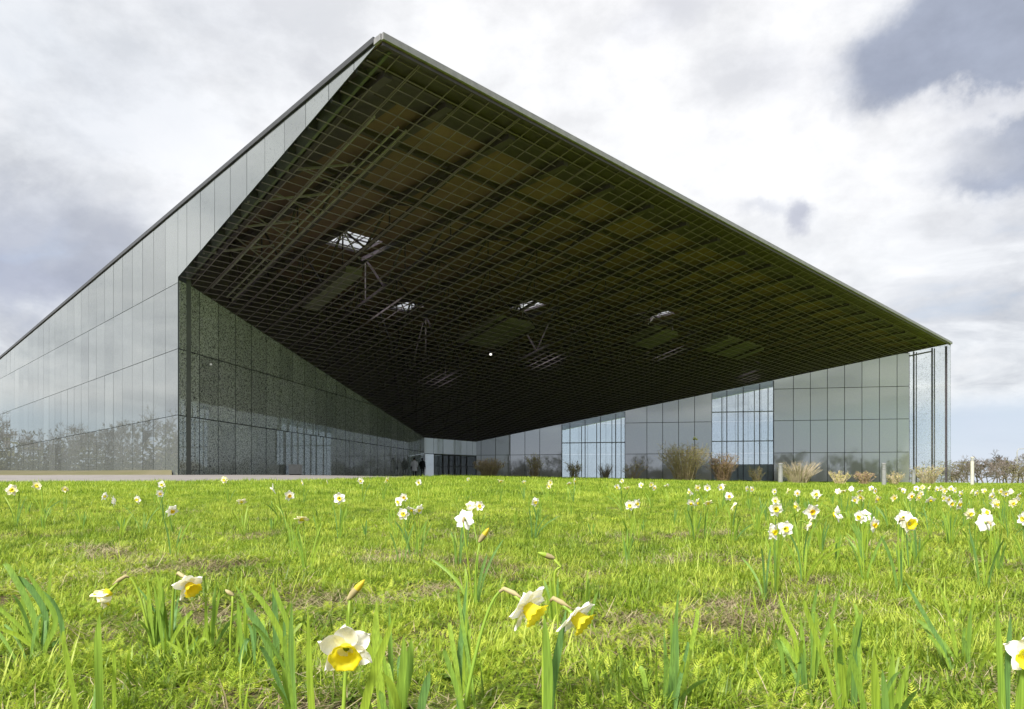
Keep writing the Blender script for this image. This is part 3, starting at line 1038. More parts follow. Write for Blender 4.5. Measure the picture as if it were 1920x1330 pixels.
# ------------------------------------------------------------------ paving, verge, far path
near = [(-70, 14.0), (-34, 16.8), (-13.6, 18.6), (-9.6, 20.2), (-6.2, 23.5), (-3.7, 29.5), (-2.3, 38), (-3.0, 60), (-3.4, 72.6)]
far = [(-70, 40.0), (-38, 37.2), (-22.0, 34.2), (-15.3, 32.6), (-13.9, 39.0), (-12.4, 46.5), (-11.0, 53.5), (-9.2, 62.0), (-8.35, 67.6)]
pav = loft('pavement', near, far, 24, M['paving'], lambda T: 0.03 + 0 * T)
tag(pav, 'pale grey pavement strip in front of the glass museum', kind='structure')
vg = loft('verge', [(-70, 40.0), (-38, 37.2), (-22.0, 34.2), (-15.6, 32.9)], [(-100, 120), (-60.5, 78.5), (-24, 41.8), (-15.9, 33.5)], 18, M['verge'],
          lambda T: 0.035 + 0.22 * np.sin(np.clip(T * 1.4, 0, 1) * np.pi * .5))
tag(vg, 'low bank of dry tan grass along the side facade', kind='structure')
mb = MB(); P = [(-26.5, 44.6), (-22.6, 40.6), (-20.5, 38.2), (-19.0, 36.7), (-17.8, 35.6)]
for a, b in zip(P[:-1], P[1:]):
    mb.beam((a[0], a[1], gz(*a) + .26), (b[0], b[1], gz(*b) + .22), 0.25, 0.18)
tag(mb.build('kerb', M['kerb']), 'dark kerb line at the foot of the side facade', kind='structure')
P = np.array([(20.5, 30.2), (30, 31.5), (45, 33), (70, 38)])
fp = loft('path', [tuple(p) for p in P], [tuple(p + (0, 1.6)) for p in P], 4, M['paving'], 0.03)
tag(fp, 'pale path crossing the lawn beyond the daffodil drift', kind='structure')
# ------------------------------------------------------------------ people at the entrance, block, lamps
def skin_figure(name, joints, edges, radii, mt, parent, root=0):
    me = bpy.data.meshes.new(name)
    me.from_pydata(joints, edges, [])
    me.materials.append(mt)
    o = link(bpy.data.objects.new(name, me), parent)
    o.modifiers.new('skin', 'SKIN')
    for i, r in enumerate(radii):
        rr = r if isinstance(r, tuple) else (r, r)
        me.skin_vertices[0].data[i].radius = rr
        me.skin_vertices[0].data[i].use_root = (i == root)
    s = o.modifiers.new('smooth', 'SUBSURF'); s.levels = 1; s.render_levels = 1
    for p in me.polygons: p.use_smooth = True
    return o


M['skin'] = plain('skin', (0.45, 0.28, 0.20), 0.6)
M['black_cloth'] = simple('black_cloth', (0.014, 0.014, 0.016), (0.008, 0.008, 0.01), 0.85, 12.0)
M['white_cloth'] = simple('white_cloth', (0.85, 0.86, 0.88), (0.75, 0.77, 0.80), 0.85, 12.0)
M['dark_hair'] = simple('dark_hair', (0.03, 0.022, 0.016), (0.015, 0.012, 0.01), 0.6, 40.0)
M['dark_bag'] = plain('dark_bag', (0.012, 0.014, 0.022), 0.5)


def person(label, px, py_foot, Y, h, coat_mat, coat_len, turn, bag=False, hood=False):
    X = (px - CX) / F * Y
    z0 = gz(X, Y) + 0.03
    t = thing('person', label, 'person', (X, Y, z0))
    t.rotation_euler = (0, 0, turn)
    s = h / 1.75
    J = [(0, 0, .95), (0, 0, 1.18), (0, 0, 1.42), (0, 0, 1.52), (0, .01, 1.60), (0, .01, 1.69),
         (-.10, 0, .90), (-.10, .06, .50), (-.10, -.05, .09), (-.10, .06, .04),
         (.10, 0, .90), (.11, -.06, .50), (.11, -.16, .11), (.11, -.05, .04),
         (-.19, 0, 1.40), (-.27, -.03, 1.13), (-.24, .12, .92), (-.23, .16, .84),
         (.19, 0, 1.40), (.26, -.04, 1.13), (.25, .08, .90), (.25, .11, .82)]
    Ed = [(0, 1), (1, 2), (2, 3), (3, 4), (4, 5), (0, 6), (6, 7), (7, 8), (8, 9), (0, 10), (10, 11), (11, 12), (12, 13),
          (2, 14), (14, 15), (15, 16), (16, 17), (2, 18), (18, 19), (19, 20), (20, 21)]
    Rd = [(.15, .11), (.14, .10), (.15, .10), (.055, .055), (.085, .095), (.075, .09), .095, .065, .048, (.04, .05),
          .095, .065, .048, (.04, .05), .06, .045, .036, .034, .06, .045, .036, .034]
    J = [tuple(c * s for c in p) for p in J]
    skin_figure('body', J, Ed, [tuple(a * s for a in r) if isinstance(r, tuple) else r * s for r in Rd], M['black_cloth'], t)
    # head skin and hair over the head joint
    mb = MB(); mb.lathe([(0.02, -.13), (.07, -.10), (.088, -.02), (.09, .05), (.065, .105), (.02, .125)], 12)
    hd = mb.build('head', M['skin'], t, True); hd.location = (0, .015 * s, 1.63 * s)
    mb = MB(); mb.lathe([(.094, -.09 if hood else -.05), (.10, 0), (.098, .06), (.072, .118), (.02, .138)], 12)
    hr = mb.build('hood' if hood else 'hair', M['black_cloth'] if hood else M['dark_hair'], t, True); hr.location = (0, -.012 * s, 1.63 * s)
    # coat: flared shell from the shoulders down with sleeves
    mb = MB()
    prof = [(.255, coat_len, .175), (.235, .80, .165), (.20, 1.0, .145), (.205, 1.25, .15), (.215, 1.38, .135), (.15, 1.47, .10), (.075, 1.51, .08)]
    n = 16; k0 = 0
    for rx, z, ry in prof:
        for j in range(n):
            a = 2 * math.pi * j / n
            w = 1 + 0.05 * math.sin(3 * a + 5 * z)
            mb.v.append((rx * s * w * math.cos(a), ry * s * w * math.sin(a), z * s))
    for i in range(len(prof) - 1):
        for j in range(n):
            q = i * n
            mb.f.append((q + j, q + (j + 1) % n, q + n + (j + 1) % n, q + n + j)); mb.m.append(0)
    for sd in (0, 1):
        ids = (14, 15, 16) if sd == 0 else (18, 19, 20)
        mb.tube([J[ids[0]], J[ids[1]], J[ids[2]]], [.085 * s, .072 * s, .058 * s], 8)
    mb.build('coat', coat_mat, t, True)
    for ids in ((17,), (21,)):
        mb = MB()
        p = Vector(J[ids[0]])
        mb.tube([p + Vector((0, 0, .03)), p + Vector((0, .01, -.02)), p + Vector((0, .02, -.07))], [.03, .042, .028], 6)
        for f in range(4):
            mb.tube([p + Vector((0, -.03 + .02 * f, -.06)), p + Vector((0, -.025 + .02 * f, -.11)), p + Vector((.01, -.02 + .02 * f, -.145 + .012 * abs(f - 1.5)))], [.010, .009, .007], 5)
        mb.tube([p + Vector((0, .04, -.01)), p + Vector((.01, .07, -.05)), p + Vector((.01, .075, -.085))], [.012, .010, .008], 5)
        mb.build('hand', M['skin'], t, True)
    if bag:
        mb = MB(); mb.box((-.30 * s, .12 * s, .80 * s), .12, .30, .24)
        mb.tube([(-.30 * s, .0, .91 * s), (-.27 * s, .06, 1.06 * s), (-.27 * s, .18, 1.06 * s), (-.30 * s, .24, .91 * s)], .012, 5)
        b = mb.build('handbag', M['dark_bag'])
        b.matrix_world = Matrix.Translation((X, Y, z0)) @ Matrix.Rotation(turn, 4, 'Z')
        tag(b, 'small dark handbag held by the visitor in the white coat', 'bag')
    return t


person('visitor in a white knee-length coat walking to the entrance', 777, 895, 62.0, 1.62, M['white_cloth'], 0.52, 0.15, bag=True)
person('visitor all in black with hood walking to the entrance', 792, 895, 64.5, 1.68, M['black_cloth'], 0.74, -0.3, hood=True)

# pale block against the court wall
def block():
    Y = 42.2; X = (553.5 - CX) / F * Y + 0.02
    z = gz(X, Y) + 0.03
    t = thing('concrete_block', 'pale square concrete block standing against the speckled glass wall', 'block', (X, Y, z))
    mb = MB(); mb.box((0, 0, .30), .62, .58, .50); mb.build('body', M['concrete'], t)
    mb = MB(); mb.box((0, 0, .58), .68, .64, .07); mb.build('lid', M['concrete'], t)
    mb = MB(); mb.box((0, 0, .025), .56, .52, .05); mb.build('plinth', M['post'], t)
block()

M['bollard'] = simple('grey_bollard', (0.25, 0.25, 0.26), (0.18, 0.18, 0.19), 0.45, 5.0)
M['white_paint'] = simple('white_paint', (0.50, 0.48, 0.46), (0.42, 0.40, 0.39), 0.5, 4.0)
M['lens'] = plain('lamp_lens', (0.30, 0.31, 0.32), 0.15)


def bollard(px, ptop, Y, r, label, mt):
    X = (px - CX) / F * Y
    z = gz(X, Y) - 0.02
    h = (YH - ptop) / F * Y - z
    t = thing('bollard_light', label, 'bollard light', (X, Y, z), 'bollard lights on the lawn before the wall')
    mb = MB(); mb.lathe([(r * 1.25, 0), (r * 1.25, .03), (r, .035), (r, h - .26)], 14); mb.build('post', mt, t)
    mb = MB(); mb.lathe([(r * .80, h - .26), (r * .80, h - .07)], 14); mb.build('lens', M['lens'], t)
    mb = MB()
    for k in range(3):
        z_ = h - .25 + k * .065
        mb.lathe([(r * .98, z_), (r * .98, z_ + .018), (r * .7, z_ + .03)], 14)
    mb.build('louvre', mt, t)
    mb = MB(); mb.lathe([(r * .98, h - .07), (r * 1.02, h - .06), (r * 1.02, h - .012), (r * .9, h)], 14); mb.build('cap', mt, t)
    return t


bollard(1463.5, 869, 36, 0.115, 'grey bollard light beside the wide fan of tan reeds', M['bollard'])
bollard(1657.5, 868.5, 28.5, 0.085, 'dark grey bollard light standing alone amid the daffodil drift', M['bollard'])
bollard(1713, 881, 46, 0.11, 'grey bollard light before the clear glass corner', M['bollard'])
bollard(1823, 857, 42, 0.095, 'slim white bollard light before the bare trees', M['white_paint'])


def street_lamp():
    Y = 120.0; X = (1907 - CX) / F * Y
    z = gz(X, Y) - .1
    h = (YH - 842) / F * Y - z
    t = thing('street_lamp', 'tall thin street lamp with curved arm above the bare trees', 'street lamp', (X, Y, z))
    mb = MB(); mb.tube([(0, 0, 0), (0, 0, h * .5), (0, 0, h * .93), (.25, 0, h), (1.6, 0, h + .05)], [.11, .09, .07, .06, .05], 8); mb.build('pole', M['steel_light'], t)
    mb = MB(); mb.box((2.0, 0, h + .03), .9, .3, .12); mb.build('lamp_head', M['bollard'], t)
street_lamp()

# small lit lamp hung under the canopy
def canopy_lamp():
    m, t_ = new_mat('lit_lamp')
    e = t_.n('ShaderNodeEmission', {'Color': (1, .97, .9, 1), 'Strength': 0.55}); out(t_, e.outputs[0])
    a, b = (920 - CX) / F, (YH - 664.5) / F
    lo, hi = 10, 80
    for _ in range(50):
        y = (lo + hi) / 2; w = Vector((a * y, y, b * y)) - A0
        u, v = (w.x + w.y) * R2, (w.y - w.x) * R2
        if b * y < zs(u, v): lo = y
        else: hi = y
    y = lo - 0.5
    t = thing('ceiling_lamp', 'tiny lit ceiling lamp hanging under the dark canopy', 'lamp', (a * y, y, b * y))
    mb = MB(); mb.lathe([(.01, -.09), (.07, -.06), (.09, 0), (.07, .05), (.02, .07)], 10); mb.build('bulb', m, t, True)
    mb = MB(); mb.lathe([(.05, .06), (.05, .15), (.012, .17), (.012, .5)], 8); mb.build('stem', M['post'], t)
canopy_lamp()


# ------------------------------------------------------------------ shrubs
def shrub(px, ptop, pbase, half_w, label, kind, seed, Y=None, stems=60, leaves=300, lean=0.0):
    r = random.Random(seed); stems = int(stems * 1.5); leaves = int(leaves * 1.7)
    if Y is None:
        g = px_ground(px, pbase); Y = min(g.y, 58)
    X = (px - CX) / F * Y
    z0 = gz(X, Y) - 0.03
    h = (YH - ptop) / F * Y - z0
    w = half_w / F * Y
    t = thing('shrub', label, 'shrub', (X, Y, z0), 'dormant shrubs along the court wall')
    mb = MB(); tips = []
    mt = {'tan': M['tan_stem'], 'red': M['twig_red'], 'twig': M['twig'], 'yellow': M['twig']}[kind]
    for i in range(stems):
        a = r.uniform(0, 2 * math.pi); q = math.sqrt(r.random())
        bx, by = q * math.cos(a) * w * .35, q * math.sin(a) * w * .35
        L = h * r.uniform(.55, 1.0)
        sp = w * q * (0.95 if kind != 'tan' else 1.0)
        end = Vector((bx + math.cos(a) * sp * .8 + lean * L, by + math.sin(a) * sp * .8, L * (1 - .12 * q)))
        mid = Vector((bx + math.cos(a) * sp * .25 + lean * L * .4 + r.gauss(0, .03), by + math.sin(a) * sp * .25, L * .52))
        b0 = Vector((bx, by, 0))
        rr = r.uniform(.008, .016) * (1.0 if kind == 'tan' else 1.25)
        mb.tube([b0, mid, end], [rr, rr * .75, rr * .3], 3, cap=False)
        tips.append((mid, end))
        if kind != 'tan':
            for k in range(9):
                f = r.uniform(.25, 1)
                s0 = mid.lerp(end, f) if r.random() < .7 else b0.lerp(mid, r.uniform(.3, 1))
                dd = Vector((r.gauss(0, 1), r.gauss(0, 1), r.uniform(.2, 1.4))).normalized() * r.uniform(.12, .38) * h * .5
                e2 = s0 + dd + Vector((r.gauss(0, .02), r.gauss(0, .02), 0))
                mb.tube([s0, (s0 + e2) / 2 + Vector((r.gauss(0, .02), r.gauss(0, .02), .02)), e2], [rr * .55, rr * .45, rr * .25], 3, cap=False)
                tips.append((s0, e2))
    mb.build('branches', mt, t)
    if leaves:
        lf = MB()
        for i in range(leaves):
            a, b = r.choice(tips)
            p = a.lerp(b, r.uniform(.35, 1.0)) + Vector((r.gauss(0, .015), r.gauss(0, .015), r.gauss(0, .015)))
            d = Vector((r.gauss(0, 1), r.gauss(0, 1), r.gauss(.3, 1))).normalized()
            s_ = d.orthogonal().normalized()
            L, W = r.uniform(.03, .07), r.uniform(.012, .024)
            lf.add([p, p + d * L * .5 + s_ * W, p + d * L, p + d * L * .5 - s_ * W], [(0, 1, 2, 3)])
        o = lf.build('bud_foliage', M['bud_leaf'] if kind != 'tan' else M['straw'], t)
    return t


shrub(917, 857, 905, 31, 'dense round brown twiggy shrub nearest the entrance doors', 'twig', 1, 46, 110, 260)
shrub(1001, 849, 905, 15, 'slim upright shrub with pale yellowish new leaves', 'yellow', 2, 46, 34, 420)
shrub(1077, 863, 906, 17, 'small green-yellow budding shrub before the first glazed bay', 'yellow', 3, 46, 30, 520)
shrub(1134, 866, 908, 16, 'narrow tuft of straw-coloured stems before the glazed bay', 'tan', 4, 44, 70, 60)
shrub(1186, 862, 908, 27, 'thin leaning shrub with few bare twigs', 'twig', 5, 44, 20, 120, lean=0.28)
shrub(1283, 826, 912, 45, 'tallest and widest twiggy shrub with branches above its neighbours', 'yellow', 6, 41, 110, 800)
shrub(1356, 846, 911, 30, 'reddish brown upright shrub beside the tallest one', 'red', 7, 42, 80, 260)
shrub(1420, 872, 906, 18, 'low dark sparse shrub under the second glazed bay', 'twig', 8, 46, 22, 120)
shrub(1497, 860, 911, 38, 'wide fan of dry tan reeds', 'tan', 9, 38, 230, 120)
shrub(1574, 880, 912, 20, 'small open shrub with a few green tips beyond the fan of reeds', 'yellow', 10, 38, 22, 160)
shrub(1621, 882, 912, 19, 'small reddish twiggy shrub close to the lone dark bollard', 'red', 11, 38, 34, 120)
shrub(1676, 884, 908, 17, 'low brown shrub just behind the lone dark bollard', 'twig', 12, 42, 26, 90)
shrub(1740, 869, 909, 27, 'loose olive shrub in front of the clear glass corner', 'yellow', 13, 48, 40, 320)


# tall seed-head stalks above the big shrub
def stalk(px, ptop, Y, label, seed):
    r = random.Random(seed)
    X = (px - CX) / F * Y; z0 = gz(X, Y); h = (YH - ptop) / F * Y - z0
    t = thing('plant_stalk', label, 'plant', (X, Y, z0))
    mb = MB(); mb.tube([(0, 0, 0), (.02, 0, h * .5), (-.01, 0, h)], [.016, .013, .01], 5); mb.build('stem', M['post'], t)
    mb = MB()
    for k in range(26):
        d = Vector((r.gauss(0, 1), r.gauss(0, 1), r.gauss(.2, .8))).normalized(); s_ = d.orthogonal().normalized()
        p = Vector((-.01, 0, h)); L = r.uniform(.10, .24)
        mb.add([p, p + d * L * .5 + s_ * .035, p + d * L, p + d * L * .5 - s_ * .035], [(0, 1, 2, 3)])
    mb.build('leaf_head', M['bud_leaf'], t)
stalk(1303, 824, 40.5, 'single dark stalk with a leafy tuft rising above the tallest shrub', 5)


# ------------------------------------------------------------------ trees
def tree_meshes(seed, h):
    r = random.Random(seed)
    tr, cr = MB(), MB()

    def grow(p, d, L, rad, lev):
        n = 3
        pts = [p]; q = p.copy(); dd = d.copy()
        for i in range(n):
            dd = (dd + Vector((r.gauss(0, .12), r.gauss(0, .12), r.gauss(.05, .08)))).normalized()
            q = q + dd * (L / n); pts.append(q.copy())
        rads = [rad * (1 - .5 * i / n) for i in range(n + 1)]
        (tr if lev == 0 else cr).tube(pts, rads, 6 if lev == 0 else 3, cap=False)
        if lev >= 4: return
        kids = (6, 5, 5, 4)[lev]
        for k in range(kids):
            f = r.uniform(.35 if lev else .3, 1.0)
            i = min(int(f * n), n - 1)
            s0 = pts[i].lerp(pts[i + 1], f * n - i)
            ax = dd.orthogonal().normalized()
            ax.rotate(Matrix.Rotation(r.uniform(0, 6.28), 3, dd))
            nd = (dd * r.uniform(.55, 1.0) + ax * r.uniform(.45, .95) + Vector((0, 0, .18))).normalized()
            grow(s0, nd, L * r.uniform(.42, .66), max(rad * .48, .018), lev + 1)
    grow(Vector((0, 0, 0)), Vector((r.gauss(0, .05), r.gauss(0, .05), 1)), h * .52, h * .018, 0)
    res = []
    for nm, b in (('trunk', tr), ('crown', cr)):
        me = bpy.data.meshes.new(nm)
        me.from_pydata(b.v, [], b.f)
        me.materials.append(M['bark'] if nm == 'trunk' else M['crown_twig'])
        res.append(me)
    return res


TREES = [tree_meshes(s, 6.0) for s in (21, 22, 23, 24)]
rt = random.Random(5)
TREE_SPOTS = [(1716, 878, 0), (1738, 872, 1), (1762, 874, 2), (1789, 862, 3), (1803, 856, 0), (1817, 850, 1), (1832, 858, 2), (1846, 848, 3), (1858, 852, 1),
              (1869, 846, 0), (1882, 855, 2), (1893, 850, 3), (1906, 858, 1), (1917, 853, 0), (1934, 848, 2), (1797, 872, 1), (1811, 868, 3), (1826, 862, 0), (1852, 866, 2), (1876, 862, 3), (1899, 866, 0), (1889, 846, 1)]
TL = ['bare tree seen through the clear glass corner, nearer its opaque panels', 'bare tree seen through the middle of the clear glass corner', 'bare tree seen through the outer edge of the clear glass corner',
      'bare tree touching the outer glass edge of the museum']
TREE_USED = {}
for i, (px, pt, kd) in enumerate(TREE_SPOTS):
    Y = 118 + rt.uniform(-8, 22)
    X = (px - CX) / F * Y; z = gz(X, Y) - .1
    h = ((YH - pt) / F * Y - z)
    side = 'left of' if px < 1823 else 'right of'
    ref = 'the slim white bollard' if abs(px - 1823) < abs(px - 1907) else 'the tall street lamp'
    side = ('left of' if px < (1823 if 'bollard' in ref else 1907) else 'right of')
    tl_ = '%s bare tree %s %s, top %s' % (['tall', 'slender', 'spreading', 'dense'][kd], side, ref, 'above the row' if pt < 852 else 'level with the row' if pt < 860 else 'below its neighbours')
    TREE_USED[tl_] = TREE_USED.get(tl_, 0) + 1
    if TREE_USED[tl_] > 1: tl_ = tl_.replace('bare tree', 'bare tree farther back,')
    o = thing('bare_tree', TL[i] if i < 4 else tl_, 'tree', (X, Y, z), 'bare trees on the horizon past the museum')
    o.scale = (h / 6.0 * rt.uniform(1.2, 1.6),) * 2 + (h / 6.0 * 1.02,)
    o.rotation_euler = (0, 0, rt.uniform(0, 6.28))
    for me, nm in zip(TREES[kd], ('trunk', 'crown')):
        share(nm, me, o)

# undergrowth at the feet of those trees: one mass
def thicket(name, spots, label):
    r = random.Random(9); mb = MB()
    for (x, y, w, h) in spots:
        z = gz(x, y)
        for k in range(int(240 * w)):
            a = r.uniform(-w, w); b = r.uniform(-1.5, 1.5); c = h * (r.random() ** 1.4)
            p = Vector((x + a, y + b, z + c))
            d = Vector((r.gauss(0, 1), r.gauss(0, 1), r.gauss(.6, 1))).normalized(); s_ = d.orthogonal().normalized()
            L, W = r.uniform(.2, .5), r.uniform(.03, .09)
            mb.add([p, p + d * L * .5 + s_ * W, p + d * L, p + d * L * .5 - s_ * W], [(0, 1, 2, 3)])
    o = mb.build(name, M['hedge'])
    return tag(o, label, kind='stuff')


thicket('undergrowth', [(62 + 3.1 * k + rt.uniform(-1, 1), 112 + rt.uniform(-4, 10), 2.6, rt.uniform(2.2, 4.4)) for k in range(20)], 'olive-brown undergrowth along the foot of the bare trees')


# ------------------------------------------------------------------ scattered masses by geometry nodes
def scatter(name, pts, rot, scl, idx, objs, mt_dummy=None):
    """points with attributes; each becomes an instance of one of the given (unlinked) meshes"""
    src = bpy.data.collections.new(name + '_pieces')
    for k, (v, f, m, mats) in enumerate(objs):
        me = bpy.data.meshes.new('%s_piece' % name)
        me.from_pydata(v, [], f)
        for mm in mats: me.materials.append(mm)
        if m: me.polygons.foreach_set('material_index', m)
        o = bpy.data.objects.new('%s_%02d' % (name, k), me)
        src.objects.link(o)
    me = bpy.data.meshes.new(name)
    me.from_pydata([tuple(p) for p in pts], [], [])
    for nm, typ, dat, key in (('rot', 'FLOAT_VECTOR', rot, 'vector'), ('scl', 'FLOAT', scl, 'value'), ('idx', 'INT', idx, 'value')):
        a = me.attributes.new(nm, typ, 'POINT')
        a.data.foreach_set(key, np.asarray(dat).ravel())
    o = link(bpy.data.objects.new(name, me))
    ng = bpy.data.node_groups.new(name, 'GeometryNodeTree')
    ng.interface.new_socket('Geometry', in_out='INPUT', socket_type='NodeSocketGeometry')
    ng.interface.new_socket('Geometry', in_out='OUTPUT', socket_type='NodeSocketGeometry')
    N, Lk = ng.nodes, ng.links
    gi, go = N.new('NodeGroupInput'), N.new('NodeGroupOutput')
    ci = N.new('GeometryNodeCollectionInfo'); ci.inputs['Collection'].default_value = src
    ci.inputs['Separate Children'].default_value = True
    ci.inputs['Reset Children'].default_value = True
    ip = N.new('GeometryNodeInstanceOnPoints'); ip.inputs['Pick Instance'].default_value = True

    def attr(nm, typ):
        a = N.new('GeometryNodeInputNamedAttribute'); a.data_type = typ; a.inputs['Name'].default_value = nm
        return a.outputs['Attribute']
    Lk.new(gi.outputs[0], ip.inputs['Points'])
    Lk.new(ci.outputs[0], ip.inputs['Instance'])
    Lk.new(attr('idx', 'INT'), ip.inputs['Instance Index'])
    Lk.new(attr('rot', 'FLOAT_VECTOR'), ip.inputs['Rotation'])
    Lk.new(attr('scl', 'FLOAT'), ip.inputs['Scale'])
    Lk.new(ip.outputs[0], go.inputs[0])
    md = o.modifiers.new('scatter', 'NODES'); md.node_group = ng
    return o


def clump_blades(r, n, rad, L, W, spread, curl, mt, seg=3):
    V, Fc = [], []
    for i in range(n):
        a = r.uniform(0, 6.28); q = rad * math.sqrt(r.random())
        p = Vector((q * math.cos(a), q * math.sin(a), -0.004))
        az = r.uniform(0, 6.28); d = Vector((math.cos(az), math.sin(az), 0))
        s_ = Vector((-d.y, d.x, 0))
        l = L * r.uniform(.5, 1.15); w = W * r.uniform(.7, 1.2); tl = spread * r.uniform(.2, 1.0); cu = curl * r.uniform(.3, 1.2)
        k = len(V); ang = tl
        for j in range(seg + 1):
            f = j / seg
            ww = w * (1 - f ** 2) * .5
            if j == seg: V.append(p.copy())
            else: V += [p - s_ * ww, p + s_ * ww]
            st = l / seg
            p = p + (d * math.sin(ang) + Vector((0, 0, 1)) * math.cos(ang)) * st
            ang += cu / seg
        for j in range(seg - 1):
            Fc.append((k + 2 * j, k + 2 * j + 1, k + 2 * j + 3, k + 2 * j + 2))
        Fc.append((k + 2 * seg - 2, k + 2 * seg - 1, k + 2 * seg))
    return V, Fc, None, [mt]


def clump_feather(r, n, rad, L, mt):
    """low feathery weed: arching stalks with short side leaflets"""
    V, Fc = [], []
    for i in range(n):
        az = r.uniform(0, 6.28); d = Vector((math.cos(az), math.sin(az), 0)); s_ = Vector((-d.y, d.x, 0))
        p = d * rad * r.random() + s_ * r.gauss(0, .03); ang = r.uniform(.1, 1.2); l = L * r.uniform(.4, 1.2)
        for j in range(7):
            dirv = d * math.sin(ang) + Vector((0, 0, 1)) * math.cos(ang)
            nrm = d * -math.cos(ang) + Vector((0, 0, 1)) * math.sin(ang)
            q = p + dirv * l / 7
            w = l * .22 * (1 - (j / 7 - .4) ** 2 * 2.2) * r.uniform(.4, 1.3)
            for sg in (-1, 1):
                k = len(V); t = q + s_ * sg * w + dirv * w * .5 + nrm * r.gauss(0, .1) * w
                V += [p, p + dirv * l * .10, t]
                Fc.append((k, k + 1, k + 2))
            p = q; ang += .16
    return V, Fc, None, [mt]


def clump_broad(r, n, rad, L, mt):
    V, Fc = [], []
    for i in range(n):
        az = r.uniform(0, 6.28); d = Vector((math.cos(az), math.sin(az), 0)); s_ = Vector((-d.y, d.x, 0))
        ang = r.uniform(.5, 1.35); l = L * r.uniform(.5, 1.1); w = l * r.uniform(.28, .42)
        p = d * rad * r.random() * .4
        k = len(V)
        for j, (f, ww) in enumerate(((0, .15), (.35, .9), (.7, .8), (1, 0.05))):
            dirv = d * math.sin(ang) + Vector((0, 0, 1)) * math.cos(ang)
            c = p + dirv * l * f
            V += [c - s_ * w * ww * .5 + Vector((0, 0, .15 * w * ww)), c, c + s_ * w * ww * .5 + Vector((0, 0, .15 * w * ww))]
            ang += .22
        for j in range(3):
            q = k + 3 * j
            Fc += [(q, q + 1, q + 4, q + 3), (q + 1, q + 2, q + 5, q + 4)]
    return V, Fc, None, [mt]


def clump_straw(r, n, rad, L, mt):
    V, Fc = [], []
    for i in range(n):
        a = r.uniform(0, 6.28); q = rad * math.sqrt(r.random())
        p = Vector((q * math.cos(a), q * math.sin(a), r.uniform(.002, .02)))
        az = r.uniform(0, 6.28); el = r.gauss(.08, .22)
        d = Vector((math.cos(az) * math.cos(el), math.sin(az) * math.cos(el), math.sin(el))); s_ = Vector((-math.sin(az), math.cos(az), 0))
        l = L * r.uniform(.4, 1.2); w = r.uniform(.0012, .0028)
        k = len(V); b = p + d * l * .5 + Vector((0, 0, r.uniform(-.006, .01))); e = p + d * l + s_ * r.gauss(0, .012)
        V += [p - s_ * w * .5, p + s_ * w * .5, b - s_ * w * .5, b + s_ * w * .5, e]
        Fc += [(k, k + 1, k + 3, k + 2), (k + 2, k + 3, k + 4)]
    return V, Fc, None, [mt]


